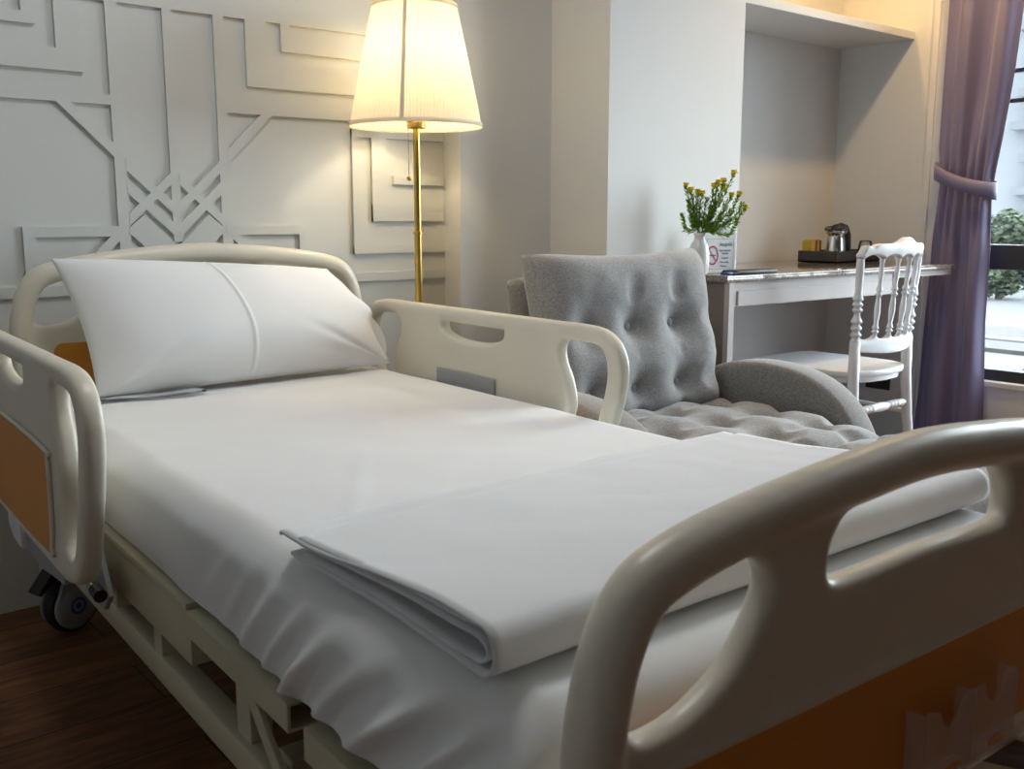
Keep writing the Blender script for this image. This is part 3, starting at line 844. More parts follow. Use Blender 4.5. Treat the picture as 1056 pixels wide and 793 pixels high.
# pleated cone shade
def shade():
    bm = bmesh.new(); N = 480; rows = []
    zb, zt, rb, rt = 1.278, 1.615, .192, .121
    for j in range(9):
        k = j / 8; r = rb + (rt - rb) * k
        row = []
        for i in range(N):
            a = 2 * PI * i / N
            amp = .0013 if i % 4 < 2 else -.0013
            w = r + amp * (1 if 0 < j < 8 else 0)
            row.append(bm.verts.new((w * math.cos(a), w * math.sin(a), zb + (zt - zb) * k)))
        rows.append(row)
    for a, b in zip(rows, rows[1:]):
        for i in range(N): bm.faces.new((a[i], a[(i + 1) % N], b[(i + 1) % N], b[i]))
    return bm
sh = obj('lamp_shade', shade(), M['shade'], t)
for z, r in ((1.281, .1932), (1.612, .1222)):
    bm = lathe([(r - .0015, z - .006), (r + .0012, z - .006), (r + .0008, z + .006), (r - .0025, z + .006)], 96)
    obj('shade_trim', bm, M['shade_trim'], sh, True)
a = R(224)
bm = beam(bmesh.new(), (.1940 * math.cos(a), .1940 * math.sin(a), 1.283), (.1230 * math.cos(a), .1230 * math.sin(a), 1.611), .011, .0010, up=(math.cos(a), math.sin(a), 0))
obj('shade_seam', bm, M['shade'], sh)
bm = bmesh.new(); bmesh.ops.create_uvsphere(bm, u_segments=20, v_segments=14, radius=.030, matrix=Matrix.Translation((0, 0, 1.385)) @ Matrix.Scale(1.2, 4, (0, 0, 1)))
obj('bulb', bm, M['bulb'], t, True)
for x, zz0, pw in ((0, 1.47, 4.6), (0, 1.37, 2.6)):
    l = bpy.data.lights.new('lamp_light', 'POINT'); l.energy = pw; l.color = (1, .80, .50); l.shadow_soft_size = .03
    o = bpy.data.objects.new('lamp_light', l); C.objects.link(o); o.parent = t; o.location = (x, 0, zz0)

# ------------------------------------------------------------------ grey lounge chair
SO = empty('lounge_chair', (0, 0, 0)); tag(SO, 'grey tufted fabric reclining lounge chair with curved arms, between the bed and the desk', 'lounge chair')
def tufted(P, tufts, thick, back, groove=(), NX=84, NY=84, dim=.055, puff=1, seed=0, creases=True, pw=2.6):
    """P(s,t)->point, normal ; tufts in (s,t)"""
    bm = bmesh.new(); F = []; Bk = []
    for j in range(NY + 1):
        rf, rb = [], []
        for i in range(NX + 1):
            s, t = i / NX, j / NY
            p, n, sx, sy = P(s, t)
            ex = max(0, 1 - abs(2 * s - 1) ** (pw * 2.2)); ey = max(0, 1 - abs(2 * t - 1) ** (pw * 2.2))
            b = (ex * ey) ** .45
            h = thick * b
            dd = 0
            for a, c, k in tufts:
                r = math.hypot((s - a) * sx, (t - c) * sy)
                dd += k * math.exp(-(r / .060) ** 1.35) * .95
            cr = 0
            if creases:
                for q, (a, c, k) in enumerate(tufts):
                    for a2, c2, k2 in tufts[q + 1:]:
                        L = math.hypot((a - a2) * sx, (c - c2) * sy)
                        if L > .25: continue
                        ux, uy = (a2 - a) * sx / L, (c2 - c) * sy / L
                        wx, wy = (s - a) * sx, (t - c) * sy
                        al = wx * ux + wy * uy; pe = abs(wx * uy - wy * ux)
                        if -.02 < al < L + .02: cr = max(cr, .20 * math.exp(-(pe / .030) ** 1.6))
            gv = 0
            for ax, c, g0, g1, amp in groove:
                q_, o_, sz = (s, t, sx) if ax == 's' else (t, s, sy)
                wob = .012 * math.sin(o_ * 13 + c * 20 + seed)
                gv = max(gv, amp * math.exp(-(abs(q_ - c) * sz / .042 + wob) ** 2) * sm((o_ - g0) / .22) * sm((g1 - o_) / .22))
            h -= dim * min(1.1, max(dd, cr, gv)) * min(1, b * 1.5)
            h += .006 * noise.noise(Vector((s * 5 + seed, t * 5, seed))) * b + .002 * noise.noise(Vector((s * 16 + seed, t * 16, seed))) * b
            rf.append(p + n * h); rb.append(p - n * back * (ex * ey) ** .4)
        F.append(rf); Bk.append(rb)
    V = [[bm.verts.new(q) for q in r] for r in F]
    B = [[(V[j][i] if (i in (0, NX) or j in (0, NY)) else bm.verts.new(Bk[j][i])) for i in range(NX + 1)] for j in range(NY + 1)]
    for G in (V, B):
        for j in range(NY):
            for i in range(NX): bm.faces.new((G[j][i], G[j][i + 1], G[j + 1][i + 1], G[j + 1][i]))
    bmesh.ops.recalc_face_normals(bm, faces=bm.faces)
    return bm, F
def plane_P(O, S_, T_, crown=0, ear=0):
    n = S_.cross(T_).normalized(); sx, sy = S_.length, T_.length
    def P(s, t):
        p = O + S_ * s + T_ * t
        # soft corners: pull the middles of the edges in a little
        p = p - S_.normalized() * (.018 * math.sin(PI * t) * (2 * s - 1) ** 5) - T_.normalized() * (ear * math.sin(PI * s) * (2 * t - 1) ** 5)
        return p, n, sx, sy
    return P, n
# back cushion: runs from the seat up, leaning back
O = Vector((1.775, 2.100, .914)); Sv = Vector((.705, 0, .004)); Tv = Vector((-.045, -.150, -.500))
P, n = plane_P(O, Sv, Tv, ear=.022)
if n.y > 0:
    n = -n; P0 = P; P = lambda s, t: (P0(s, t)[0], n, P0(s, t)[2], P0(s, t)[3])
tb = [(.19, .46, 1), (.445, .46, 1), (.705, .46, 1), (.19, .80, 1), (.445, .80, 1), (.705, .80, 1)]
bm, G = tufted(P, tb, .125, .045, dim=.072, seed=3, groove=[('s', .445, .12, 1.15, .40), ('s', .705, .12, 1.15, .40), ('s', .19, .2, 1.15, .28), ('t', .46, -.1, 1.1, .16), ('t', .80, -.1, 1.1, .30)])
bc = obj('back_cushion', bm, M['grey'], SO, True)
def button(G, s, t, n, par, NX=84):
    p = G[int(t * NX)][int(s * NX)]
    rot = n.to_track_quat('Z', 'Y').to_matrix().to_4x4()
    b = lathe([(.0155, -.006), (.0155, .001), (.012, .006), (.006, .008), (0, .0085)], 20, mx=Matrix.Translation(p) @ rot)
    return obj('button', b, M['grey'], par, True)
for s, t_, k in tb: button(G, s, t_, n, bc)
# seat cushion
O = Vector((1.735, 1.965, .400)); Sv = Vector((.735, 0, 0)); Tv = Vector((0, -.61, -.012))
P, n2 = plane_P(O, Sv, Tv)
if n2.z < 0:
    n2 = -n2; P1 = P; P = lambda s, t: (P1(s, t)[0], n2, P1(s, t)[2], P1(s, t)[3])
ts = [(.22, .22, 1), (.5, .22, 1), (.78, .22, 1), (.22, .50, 1), (.5, .50, 1), (.78, .50, 1), (.22, .78, 1), (.5, .78, 1), (.78, .78, 1)]
bm, G = tufted(P, ts, .100, .050, dim=.062, seed=8, groove=[('s', .22, -.15, 1.15, .42), ('s', .5, -.15, 1.15, .42), ('s', .78, -.15, 1.15, .42), ('t', .22, -.15, 1.15, .42), ('t', .5, -.15, 1.15, .42), ('t', .78, -.15, 1.15, .42)])
sc = obj('seat_cushion', bm, M['grey'], SO, True)
for s, t_, k in ts: button(G, s, t_, n2, sc)
# leg-rest cushion
O = Vector((1.765, 1.375, .385)); Sv = Vector((.700, 0, 0)); Tv = Vector((0, -.63, -.01))
P2_, n3 = plane_P(O, Sv, Tv)
if n3.z < 0:
    n3 = -n3; P3 = P2_; P2_ = lambda s, t: (P3(s, t)[0], n3, P3(s, t)[2], P3(s, t)[3])
tl = [(.22, .25, 1), (.5, .25, 1), (.78, .25, 1), (.22, .55, 1), (.5, .55, 1), (.78, .55, 1), (.22, .84, 1), (.5, .84, 1), (.78, .84, 1)]
bm, G = tufted(P2_, tl, .095, .050, dim=.058, seed=15, groove=[('s', .22, -.15, 1.15, .42), ('s', .5, -.15, 1.15, .42), ('s', .78, -.15, 1.15, .42), ('t', .25, -.15, 1.15, .42), ('t', .55, -.15, 1.15, .42), ('t', .84, -.15, 1.15, .42)])
lc = obj('leg_rest_cushion', bm, M['grey'], SO, True)
for s, t_, k in tl: button(G, s, t_, n3, lc)
# padded back frame behind the cushion
bm = prism([(2.095, .24), (2.205, .815), (2.212, .832), (2.240, .840), (2.270, .832), (2.285, .830), (2.20, .24)], .60, 'x', 1.865, bev=.022)
obj('back_frame', bm, M['grey_dark'], SO, True)
# arms: arched slabs, profile (y,z) from the photo
def arm(x0, x1):
    pr = [(2.12, .20), (2.12, .44), (2.06, .510), (1.98, .552), (1.90, .574), (1.80, .580), (1.70, .571), (1.62, .548), (1.55, .507), (1.50, .452), (1.46, .380), (1.435, .30), (1.43, .20)]
    sp_ = spline(pr[1:], 4)
    return obj('arm', prism([(2.12, .20)] + [(p.x, p.y) for p in sp_], x1 - x0, 'x', x0, bev=.028), M['grey_dark'], SO, True)
arm(2.472, 2.600); arm(1.606, 1.734)
obj('seat_frame', bx(1.74, 2.466, 1.34, 2.09, .20, .345, .02), M['grey_dark'], SO, True)
obj('leg_rest_frame', bx(1.78, 2.45, .76, 1.332, .20, .335, .02), M['grey_dark'], SO, True)
for x in (1.80, 2.41):
    for y in (.84, 1.46, 2.02):
        obj('leg', lathe([(0, 0), (.018, 0), (.024, .21), (0, .21)], 20, c=(x, y, 0)), M['black'], SO, angle=40)

# ------------------------------------------------------------------ desk
D = empty('desk', (0, 0, 0)); tag(D, 'pale built-in desk with a speckled granite top and a drawer front, running into the niche', 'desk')
def flat_prism(poly, z0, z1, bev=0): return prism(poly, z1 - z0, 'z', z0, bev=bev)
top_poly = [(2.69, 2.105), (4.135, 2.045), (4.135, 2.13), (4.228, 2.24), (4.228, 2.700), (3.062, 2.700), (3.062, 2.343), (2.69, 2.343)]
obj('desk_top', flat_prism(top_poly, .797, .820, .003), M['granite'], D, angle=40)
# apron / drawer front
bm = bmesh.new(); prism([(2.715, 2.118), (3.70, 2.078), (3.70, 2.108), (2.715, 2.148)], .085, 'z', .712, bm)
obj('apron', bm, M['desk'], D)
bm = bmesh.new(); prism([(2.76, 2.1105), (3.675, 2.0725), (3.675, 2.079), (2.76, 2.117)], .050, 'z', .716, bm)
obj('drawer_front', bm, M['desk'], D)
bm = bmesh.new(); prism([(3.702, 2.074), (4.13, 2.055), (4.13, 2.12), (3.702, 2.12)], .022, 'z', .775, bm)
obj('top_support', bm, M['desk'], D)
obj('side_panel', prism([(2.700, 2.112), (2.720, 2.111), (2.720, 2.343), (2.700, 2.343)], .797, 'z', 0), M['desk_side'], D)
obj('front_post', prism([(2.696, 2.100), (2.722, 2.099), (2.722, 2.120), (2.696, 2.121)], .7965, 'z', 0), M['desk'], D)

# wall socket under the desk
t = empty('wall_socket', (XR, 2.42, .257)); tag(t, 'black double wall socket low on the niche wall, behind the white chair', 'wall socket')
obj('face_plate', bx(-.010, 0, -.060, .060, -.036, .036, .003), M['black'], t)
for y in (-.028, .028):
    obj('outlet', lathe([(0, 0), (.020, 0), (.020, .003), (.017, .004), (0, .002)], 24, mx=Matrix.Translation((-.010, y, 0)) @ Matrix.Rotation(R(-90), 4, 'Y')), M['rubber'], t)

# ------------------------------------------------------------------ white chair (turned spindles)
CH = empty('dining_chair', (3.332, 2.08, 0)); tag(CH, 'white resin spindle-back chair tucked under the desk', 'chair')
wp = M['white_plastic']
def chair():
    yb, yf = -.180, .255          # back at -y (nearer the camera), seat front towards the desk
    # seat: rounded trapezoid
    pts = [(-.176, yb + .002), (.176, yb + .002), (.205, yf - .05), (.19, yf - .008), (.15, yf + .015), (0, yf + .022), (-.15, yf + .015), (-.19, yf - .008), (-.205, yf - .05)]
    P = spline(pts, 4, True)
    P = [p for p in P]
    s = obj('seat', prism([(p.x, p.y) for p in P], .022, 'z', .450, bev=.006), wp, CH, angle=50)
    a = obj('seat_apron', prism([(p.x * .93, p.y * .93) for p in P], .022, 'z', .429), wp, CH, angle=50)
    # rear posts: splayed legs below, turned part above
    ring = lambda r, n, t0, t1: [q for k in range(n) for q in ((r * .62, t0 + (t1 - t0) * k / n), (r * 1.05, t0 + (t1 - t0) * (k + .3) / n), (r * 1.2, t0 + (t1 - t0) * (k + .5) / n), (r * 1.05, t0 + (t1 - t0) * (k + .7) / n))]
    for sx in (-1, 1):
        bm = bmesh.new()
        tube([Vector((sx * .205, yb - .045, 0)), Vector((sx * .198, yb - .036, .10)), Vector((sx * .186, yb - .016, .28)), Vector((sx * .180, yb - .004, .44)), Vector((sx * .178, yb - .002, .58))],
             [.015, .0165, .019, .020, .019], 14, bm)
        prof = [(.018, 0), (.017, .03), (.013, .05)] + ring(.017, 3, .06, .30) + [(.0125, .31)] + ring(.016, 3, .36, .56) + [(.0125, .60), (.0145, .80), (.0135, 1)]
        turned(bm, (sx * .178, yb - .002, .575), (sx * .196, yb - .016, .875), prof)
        obj('rear_leg', bm, wp, CH, True)
        bm = bmesh.new()
        turned(bm, (sx * .165, yf - .04, .41), (sx * .195, yf + .0, 0), [(.021, 0), (.020, .08), (.013, .10)] + ring(.0175, 3, .11, .28) + [(.0125, .30), (.018, .42), (.016, .75)] + ring(.014, 2, .78, .90) + [(.011, .93), (.012, 1), (0, 1)])
        obj('front_leg', bm, wp, CH, True)
    # crest rail with humped top edge and scalloped lower edge
    n = 72; top, bot = [], []
    xs = [-.205 + .41 * k / n for k in range(n + 1)]
    sp = [-.195, -.117, -.039, .039, .117, .195]
    for x in xs:
        h = .918 + .028 * math.exp(-(x / .05) ** 2) + .006 * math.exp(-((abs(x) - .12) / .05) ** 2) - .030 * sm((abs(x) - .185) / .02) - .010 * math.exp(-((abs(x) - .165) / .012) ** 2)
        top.append((x, h))
        d = min(abs(x - q) for q in sp) / .039
        bot.append((x, .866 + .020 * math.sqrt(max(0, 1 - (1 - min(d, 1)) ** 2))))
    bm = prism(top + bot[::-1], .030, 'y', yb - .031, bev=.006)
    for v in bm.verts: v.co.y -= .055 * (1 - (v.co.x / .200) ** 2)
    obj('crest_rail', bm, wp, CH, angle=50)
    # lower back rail with arched top
    t2 = []
    for x in xs:
        x = x * .89
        d = min(abs(x - q * .93) for q in sp) / .037
        t2.append((x, .605 - .018 * math.sqrt(max(0, 1 - (1 - min(d, 1)) ** 2))))
    b2 = [(x * .89, .545 - .012 * (1 - (x / .205) ** 2)) for x in xs]
    bm = prism(t2 + b2[::-1], .024, 'y', yb - .014, bev=.005)
    for v in bm.verts: v.co.y -= .045 * (1 - (v.co.x / .183) ** 2)
    obj('lower_back_rail', bm, wp, CH, angle=50)
    for x in sp[1:-1]:
        bm = bmesh.new()
        prof = [(.007, 0), (.0085, .04)] + ring(.0105, 2, .06, .16) + [(.007, .18), (.0115, .34), (.008, .50)] + ring(.0105, 2, .52, .64) + [(.0070, .66), (.0095, .82), (.0070, .93), (.010, .97), (.010, 1)]
        turned(bm, (x * .90, yb - .002 - .045 * (1 - (x * .9 / .183) ** 2), .590), (x, yb - .016 - .055 * (1 - (x / .2) ** 2), .875), prof, 12)
        obj('spindle', bm, wp, CH, True)
    bm = bmesh.new()
    turned(bm, (-.186, yb - .012, .325), (.186, yb - .012, .325), [(0, 0), (.010, 0), (.011, .06), (.016, .12), (.010, .15)] + ring(.014, 3, .17, .36) + [(.015, .40), (.018, .5), (.015, .60)] + ring(.014, 3, .64, .83) + [(.010, .85), (.016, .88), (.011, .94), (.010, 1), (0, 1)])
    obj('stretcher', bm, wp, CH, True)
    for sx in (-1, 1):
        bm = bmesh.new(); tube(spline([(sx * .188, yb - .015, .285), (sx * .186, -.05, .292), (sx * .182, .10, .292), (sx * .176, yf - .02, .285)], 5), .0095, 10, bm)
        obj('stretcher', bm, wp, CH, True)
chair()

# ------------------------------------------------------------------ things on the desk
ZD = .8205
# vase with artificial yellow flowers
VX, VY = 2.76, 2.225
VX, VY = 2.682, 2.225
t = tag(obj('vase', lathe([(0, .0), (.030, .0), (.033, .005), (.036, .04), (.036, .075), (.030, .100), (.019, .118), (.017, .130), (.021, .142), (.018, .142), (.014, .128), (.016, .116), (.027, .098), (.032, .07), (.032, .03), (0, .012)], 32), M['ceramic'], smooth=True),
        'small white ceramic vase on the desk corner', 'vase'); t.location = (VX, VY, ZD)
FLW = empty('flower_bouquet', (VX, VY, ZD + .012)); tag(FLW, 'bunch of yellow artificial flowers with feathery green leaves in the white vase', 'flowers')
rnd = random.Random(5)
# tips given in (right, up) offsets seen from the camera, metres, plus a random depth
rt = Vector((math.cos(R(-39.7)), math.sin(R(-39.7)), 0)); fw = Vector((math.sin(R(39.7)), math.cos(R(39.7)), 0))
tips = [((px - 721) / 300, h, fl) for px, h, fl in ((706, .287, 1), (711, .272, 1), (717, .264, 1), (723, .260, 1), (733, .285, 1), (737, .296, 1), (743, .302, 1), (746, .282, 1), (753, .328, 1), (754, .255, 1), (761, .258, 1), (767, .213, 1),
                                                       (708, .235, 0), (714, .215, 0), (728, .245, 0), (735, .23, 0), (745, .22, 0), (752, .20, 0), (758, .165, 0), (704, .19, 0), (740, .19, 0), (762, .225, 0))]
for q, (a, h, fl) in enumerate(tips):
    dpt = rnd.uniform(-.03, .03)
    tip = rt * a + fw * dpt + Vector((0, 0, h))
    path = spline([(rnd.uniform(-.008, .008), rnd.uniform(-.008, .008), .004), (rt * a * .12)[:2] and tuple(rt * a * .10 + Vector((0, 0, .125))), tuple(tip * .72 + Vector((0, 0, h * .03)) + rt * rnd.uniform(-.006, .006)), tuple(tip)], 7)
    bm = tube(path, .0012, 6)
    # feathery leaves along the upper part
    L = len(path)
    for k in range(int(L * .42), L):
        for z_ in range(8):
            p = path[k] if z_ % 2 else (path[k] + path[k - 1]) / 2; d = (path[min(k + 1, L - 1)] - path[k - 1]).normalized()
            an = rnd.uniform(0, 2 * PI); s_, u_ = frame_at(d)
            o = (s_ * math.cos(an) + u_ * math.sin(an)) * .75 + d * .7
            ln = rnd.uniform(.014, .030) * (1.1 - .4 * (k / L))
            e = p + o.normalized() * ln; wd = o.cross(d).normalized() * .0030
            m_ = p.lerp(e, .55)
            v = [bm.verts.new(c) for c in (p, m_ + wd, e, m_ - wd)]; bm.faces.new(v)
    st = obj('stem', bm, M['stem'], FLW)
    if fl:
        b = bmesh.new()
        for z_ in range(16):
            an = z_ / 16 * 2 * PI * 2; el = .25 if z_ < 8 else .9
            d = Vector((math.cos(an) * math.cos(el), math.sin(an) * math.cos(el), math.sin(el)))
            e = tip + d * rnd.uniform(.015, .019); w_ = d.cross(Vector((0, 0, 1))).normalized() * .0085; m_ = tip.lerp(e, .6)
            v = [b.verts.new(c) for c in (tip, m_ + w_, e, m_ - w_)]; b.faces.new(v)
        bmesh.ops.create_icosphere(b, subdivisions=2, radius=.0085, matrix=Matrix.Translation(tip + Vector((0, 0, .002))))
        obj('blossom', b, M['yellow'], st)

# acrylic notice
def text(s, size, m, loc, parent, name='lettering', align='LEFT'):
    cu = bpy.data.curves.new(name, 'FONT'); cu.body = s; cu.size = size; cu.align_x = align; cu.extrude = .0002
    o = bpy.data.objects.new(name, cu); C.objects.link(o); bpy.context.view_layer.update()
    me = bpy.data.meshes.new_from_object(o.evaluated_get(bpy.context.evaluated_depsgraph_get())); bpy.data.objects.remove(o)
    for v in me.vertices: v.co = Vector((v.co.x + loc[0], loc[1] - v.co.z, v.co.y + loc[2]))
    return obj(name, me, m, parent)
N_ = empty('notice_stand', (2.812, 2.240, ZD), R(-16)); N_.scale = (.86, 1, 1); tag(N_, 'upright clear acrylic stand with a white WiFi and no smoking notice', 'notice')
obj('acrylic_sheet', bx(-.078, .078, -.0015, .0015, 0, .165, .0005), M['clear'], N_)
obj('acrylic_foot', bx(-.078, .078, -.03, .012, 0, .0025), M['clear'], N_)
card = obj('notice_card', bx(-.073, .073, -.0032, -.0018, .004, .156), M['paper'], N_)
Y = -.0036
text('WiFi', .026, M['ink'], (-.040, Y, .134), card)
text('@ connect', .010, M['ink'], (.018, Y, .137), card)
bm = bmesh.new()
for a in ((-.066, .066, .119, .1198), (-.066, .066, .014, .0148), (-.066, -.0652, .014, .119), (.0652, .066, .014, .119)): box(bm, a[0], a[1], Y, Y + .0004, a[2], a[3])
obj('border_line', bm, M['red'], card)
# no smoking symbol: ring, bar and cigarette
bm = lathe([(.0225, 0), (.0272, 0), (.0272, .0006), (.0225, .0006)], 40, mx=Matrix.Translation((-.037, Y, .062)) @ Matrix.Rotation(R(90), 4, 'X') @ Matrix.Scale(1.25, 4, (0, 1, 0)))
beam(bm, (-.055, Y - .0003, .083), (-.019, Y - .0003, .041), .0006, .004, up=(0, 1, 0)) if False else box(bm, -.025, .025, -.0003, .0003, -.002, .002, mx=Matrix.Translation((-.037, Y - .0003, .062)) @ Matrix.Rotation(R(50), 4, 'Y'))
obj('no_smoking_ring', bm, M['red'], card)
bm = bx(-.052, -.026, Y - .0001, Y + .0003, .0595, .0645); box(bm, -.025, -.022, Y - .0001, Y + .0003, .0595, .0645)
obj('cigarette_symbol', bm, M['ink'], card)
text('ท่านลูกค้า', .017, M['ink'], (-.006, Y, .094), card)
text('กรุณางดสูบบุหรี่', .0085, M['ink'], (-.004, Y, .076), card)
text('ในห้องพัก', .008, M['ink'], (.010, Y, .066), card)
text('ขอบคุณค่ะ', .008, M['ink'], (.008, Y, .050), card)
text('No smoking', .008, M['ink'], (.004, Y, .036), card)
text('Thank you', .0075, M['ink'], (.002, Y, .022), card)

# black folder and pen
t = tag(obj('folder', bx(-.11, .11, -.035, .035, 0, .014, .005, 3), M['black'], angle=40), 'flat black folder lying on the desk in front of the notice', 'folder'); t.location = (2.872, 2.150, ZD); t.rotation_euler = (0, 0, R(-3))
bm = tube([Vector((-.03, 0, .0055)), Vector((.012, 0, .0055))], .0045, 12); tube([Vector((.012, 0, .0055)), Vector((.024, 0, .0055)), Vector((.03, 0, .0055))], [.0045, .003, .001], 12, bm)
t = tag(obj('pen', bm, M['blue'], smooth=True), 'short dark blue pen by the foot of the vase', 'pen'); t.location = (2.735, 2.135, ZD); t.rotation_euler = (0, 0, R(-30))

# coffee tray with kettle, sachets and upturned glasses
t = empty('serving_tray', (3.75, 2.363, ZD)); tag(t, 'dark brown open serving tray at the back of the desk in the niche', 'tray')
bm = bmesh.new(); TW, TD = .355, .195
box(bm, 0, TW, 0, TD, 0, .010, .002)
for a in ((0, TW, 0, .008), (0, TW, TD - .008, TD), (0, .008, .008, TD - .008), (TW - .008, TW, .008, TD - .008)): box(bm, a[0], a[1], a[2], a[3], .0, .050, .002)
obj('tray_body', bm, M['tray'], t)
obj('grip_hole', tube([Vector((-.002, .075, .030)), Vector((.0, .075, .030))], .010, 20), M['black'], t)
TZ = ZD + .0105
K = empty('kettle', (3.872, 2.452, TZ)); tag(K, 'small stainless steel electric kettle with a black handle and lid, on the tray', 'kettle')
obj('body', lathe([(0, .011), (.043, .011), (.044, .03), (.040, .074), (.036, .100), (.038, .108), (.045, .116), (.046, .127), (0, .127)], 36), M['steel'], K, angle=40)
obj('kettle_base', lathe([(0, 0), (.048, 0), (.048, .007), (.043, .011), (0, .011)], 36), M['black'], K, angle=40)
obj('lid', lathe([(.049, .126), (.050, .134), (.041, .144), (0, .148)], 36), M['black'], K, True)
bm = tube(spline([(-.020, .0, .141), (.020, -.004, .146), (.050, -.008, .138), (.064, -.010, .110), (.070, -.010, .060), (.076, -.010, .006)], 6), [.010] * 6 + [.013] * 6 + [.017] * 6 + [.019] * 6 + [.019] * 7, 12, ref=(0, 1, 0))
obj('handle', bm, M['black'], K, True)
bm = prism([(-.036, .112), (-.060, .134), (-.056, .138), (-.032, .128)], .022, 'y', -.011); obj('spout', bm, M['steel'], K)
for k in range(5):
    x = 3.772 + k * .0125
    c = obj('sachet', bx(-.0052, .0052, -.024, .024, 0, .084 + .004 * (k % 2), .002), M['yellowpack'] if k in (0, 1, 3) else M['brownpack'])
    c.location = (x, 2.525 - k * .002, TZ); c.rotation_euler = (0, 0, R(rnd.uniform(-2, 2)))
    tag(c, ['yellow coffee sachet at the far left end of the row of sachets on the tray', 'yellow coffee sachet touching the leftmost one on the tray', 'red-brown sachet in the middle of the row on the tray', 'yellow sachet standing between the two red-brown ones', 'red-brown sachet nearest the kettle at the end of the row'][k], 'sachet', 'sachets standing in the tray')
for k, (x, y) in enumerate(((4.020, 2.505), (4.050, 2.415))):
    g = lathe([(.030, 0), (.0325, .002), (.031, .05), (.027, .075), (.024, .080), (0, .082), (0, .079), (.0225, .077), (.025, .073), (.029, .05), (.030, .002)], 28)
    o = obj('glass', g, M['clear'], smooth=True); o.location = (x, y, TZ)
    tag(o, ['clear drinking glass upturned on the tray, behind the other glass', 'clear drinking glass upturned at the near right of the tray'][k], 'drinking glass', 'upturned glasses on the tray')

# ------------------------------------------------------------------ curtain
CU = empty('curtain', (0, 0, 0)); tag(CU, 'long purple-grey curtain gathered by a tieback at the window', 'curtain')
def lerp_tab(tab, z):
    if z >= tab[0][0]: return tab[0][1]
    for (z0, a), (z1, b) in zip(tab, tab[1:]):
        if z >= z1: return b + (a - b) * (z - z1) / (z0 - z1)
    return tab[-1][1]
Lt = [(2.5, 2.18), (1.90, 2.172), (1.6, 2.176), (1.31, 2.178), (1.15, 2.165), (.9, 2.178), (.57, 2.185), (.03, 2.205)]
Rt = [(2.5, 1.76), (2.2, 1.82), (1.90, 1.868), (1.60, 1.884), (1.31, 1.912), (1.20, 1.925), (1.10, 1.934), (1.0, 1.932), (.87, 1.928), (.57, 1.926), (.03, 1.90)]
def cpt(s, z):
    yl, yr = lerp_tab(Lt, z), lerp_tab(Rt, z)
    y = yl + (yr - yl) * s
    pinch = math.exp(-((z - 1.13) / .20) ** 2)
    amp = .034 * (1 - .62 * pinch) * (.6 + .4 * sm(abs(z - 1.13)))
    ph = s * 2 * PI * 2.1 + .35 * math.sin(z * 1.7) + .25 * noise.noise(Vector((s * 2, z * 1.5, 4))) * 3
    x = 4.175 + amp * math.sin(ph) + .010 * math.sin(s * 2 * PI * 6.3 + z) * (.3 + pinch) + .008 * noise.noise(Vector((s * 4, z * 3, 7)))
    return Vector((min(x, 4.222), y, z))
bm = bmesh.new(); NS, NZ = 130, 150; rows = []
for j in range(NZ + 1):
    z = .015 + (2.52 - .015) * j / NZ
    rows.append([bm.verts.new(cpt(i / NS, z)) for i in range(NS + 1)])
for a, b in zip(rows, rows[1:]):
    for k in range(NS): bm.faces.new((a[k], a[k + 1], b[k + 1], b[k]))
bmesh.ops.recalc_face_normals(bm, faces=bm.faces)
bmesh.ops.solidify(bm, geom=bm.faces[:], thickness=.003)
obj('curtain_panel', bm, M['curtain'], CU, True)
# seamed leading hem
bm = tube([cpt(.955, .02 + 2.48 * k / 90) + Vector((-.0035, 0, 0)) for k in range(91)], .0016, 6)
obj('hem_seam', bm, M['curtain'], CU, True)
# tieback band wrapping the gathered cloth, sagging towards the window
bm = bmesh.new(); rings = []
NB = 40
for k in range(NB + 1):
    t_ = k / NB; a = 2 * PI * t_
    y = 2.045 + .135 * math.cos(a); x = 4.170 + .056 * math.sin(a)
    x = min(x, 4.226)
    zc = 1.165 + (.045 * (y - 2.045) / .135) - .012 * math.sin(PI * (2.18 - y) / .27)
    h = .036 + .006 * math.sin(a)
    rings.append((bm.verts.new((x, y, zc - h)), bm.verts.new((x - .004 if x < 4.17 else x, y, zc)), bm.verts.new((x, y, zc + h))))
for a, b in zip(rings, rings[1:]):
    for q in (0, 1): bm.faces.new((a[q], b[q], b[q + 1], a[q + 1]))
bmesh.ops.remove_doubles(bm, verts=bm.verts, dist=1e-4)
bmesh.ops.recalc_face_normals(bm, faces=bm.faces)
bmesh.ops.solidify(bm, geom=bm.faces[:], thickness=.004)
obj('tieback', bm, M['curtain'], CU, True)['label'] = 'purple-grey cloth tieback'
bm = tube([Vector((XR - .001, 2.195, 1.215)), Vector((XR - .035, 2.195, 1.215)), Vector((XR - .040, 2.190, 1.235))], .006, 10)
tag(obj('curtain_hook', bm, M['black'], smooth=True), 'black wall hook holding the curtain tieback', 'hook')
t = empty('curtain_rail', (0, 0, 0)); tag(t, 'white curtain rail under the ceiling above the window', 'curtain rail')
obj('rail', bx(4.155, 4.195, .45, 2.3, 2.525, 2.555, .003), M['white_plastic'], t)
for y in (.5, 1.3, 2.25): obj('bracket', bx(4.165, XR, y - .012, y + .012, 2.53, 2.56, .002), M['white_plastic'], t)

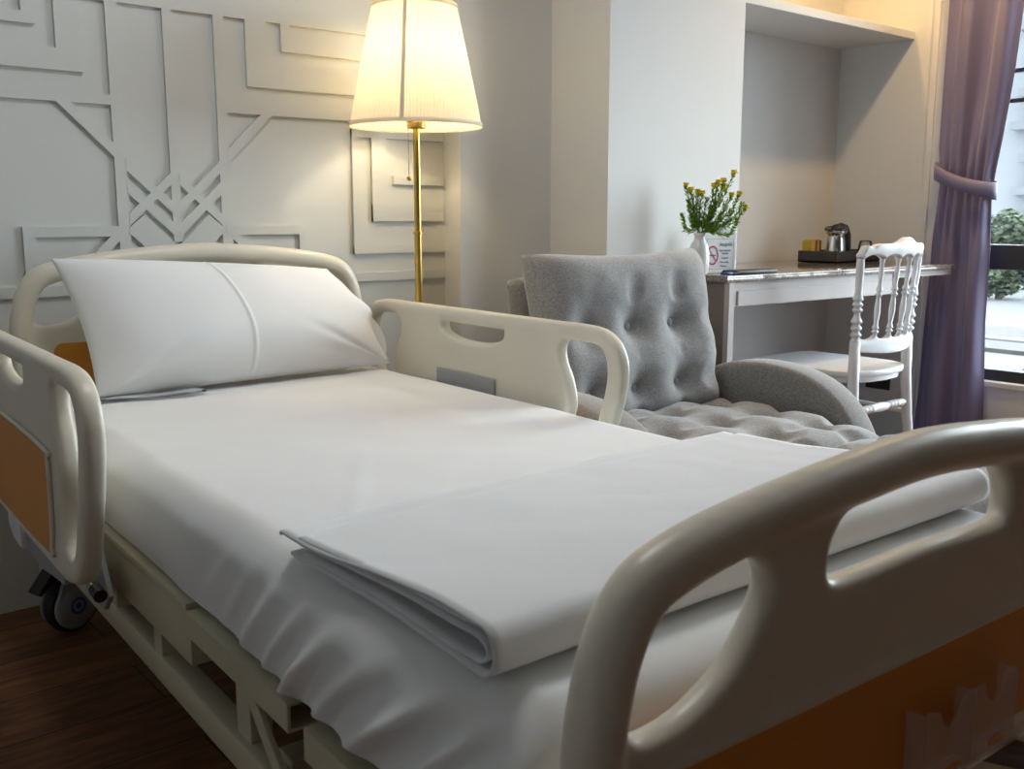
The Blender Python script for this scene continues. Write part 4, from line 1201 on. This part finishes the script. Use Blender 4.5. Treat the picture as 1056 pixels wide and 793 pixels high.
# ------------------------------------------------------------------ outdoors beyond the window
struct('ground', bx(4.8, 80, -50, 75, -6.2, -6.0), M['wet'])
def dirp(px, dist):        # helper direction (computed from the view towards the window): bearing in degrees from +x
    a = R(px); return Vector((math.cos(a) * dist, math.sin(a) * dist, 0))
t = empty('apartment_tower', (95, 25, -6)); tag(t, 'tall pale apartment tower with grey balcony bands far beyond the window', 'building')
obj('tower_wall', bx(0, 20, 0, 19.2, 0, 62), M['tower'], t)
for k in range(18):
    z = 6.0 + k * 2.9
    obj('balcony_band', bx(-1.2, 0, 0, 17.3 - .5 * (k % 3), z, z + .75, .02), M['tower_band'], t)
def tree(x, y, z0, h, r, m, label):
    e = empty('tree', (x, y, z0)); tag(e, label, 'tree', 'trees beyond the window')
    obj('trunk', tube([Vector((0, 0, 0)), Vector((.1, .05, h * .5)), Vector((0, 0, h * .8))], [.12, .10, .04], 8), M['trunk'], e, True)
    bm = bmesh.new(); rr = random.Random(int(x * 13 + y * 7))
    for k in range(22):
        a = rr.uniform(0, 2 * PI); q = rr.uniform(0, .70) * r; zz_ = h * rr.uniform(.10, .86); s = r * rr.uniform(.22, .40)
        c = Vector((q * math.cos(a), q * math.sin(a), zz_))
        for w_ in range(230):
            d = Vector((rr.gauss(0, 1), rr.gauss(0, 1), rr.gauss(0, 1))).normalized(); p = c + d * s * rr.uniform(.7, 1.05)
            u_, v_ = frame_at(Vector((rr.gauss(0, 1), rr.gauss(0, 1), rr.gauss(0, 1) + .5))); L = rr.uniform(.08, .16)
            bm.faces.new([bm.verts.new(p + u_ * L), bm.verts.new(p + v_ * L * .5), bm.verts.new(p - u_ * L), bm.verts.new(p - v_ * L * .5)])
    obj('crown', bm, M[m], e)
for (x, y, h, r, m, lb) in ((33.5, 17.3, 2.9, 1.35, 'leaf', 'low green tree mostly hidden behind the curtain edge outside'), (31.5, 14.1, 2.75, 1.1, 'leaf', 'leafy green tree just right of the curtain edge, above the transom'),
                            (33.8, 12.3, 2.7, 1.25, 'shrub', 'bluish green tree at the right border of the picture outside'), (31.0, 9.3, 3.1, 1.5, 'leaf', 'rounded green tree farther right beyond the window'), (31.0, 5.6, 2.7, 1.3, 'shrub', 'dark green tree beyond the right end of the window')):
    tree(x, y, -1.55, h, r, m, lb)
tree(37.5, 16.4, -1.9, 3.0, 1.7, 'shrub', 'hazy tree in the row behind the leafy tree by the curtain edge')
tree(38.5, 12.9, -1.9, 2.9, 1.7, 'leaf', 'hazy tree in the back row near the right border of the picture')
# neighbouring flat roof with gravel bed and railing
t = empty('flat_roof', (0, 0, -6)); tag(t, 'pale concrete flat roof of a lower building outside the window, with a strip of gravel', 'roof')
obj('roof_slab', bx(5.4, 36, -6, 24, 4.25, 4.45), M['concrete'], t)
obj('roof_wall', bx(5.5, 35.9, -5.9, 23.9, 0, 4.25), M['concrete'], t)
obj('gravel_bed', bx(19, 23, -5.5, 23.5, 4.45, 4.53), M['wet'], t)
t = empty('roof_railing', (11, 0, -1.55)); tag(t, 'white metal railing with a diagonal brace on the roof outside the window', 'railing')
for z in (1.24, .85): obj('rail', tube([Vector((0, -5, z)), Vector((0, 14, z))], .022, 8), M['rail'], t)
for k in range(13):
    y = -4.6 + k * 1.45
    obj('post', tube([Vector((0, y, 0)), Vector((0, y, 1.24))], .022, 8), M['rail'], t)
obj('brace', tube([Vector((-.05, 5.6, 0)), Vector((-.05, 4.3, 1.2))], .028, 8), M['rail'], t)
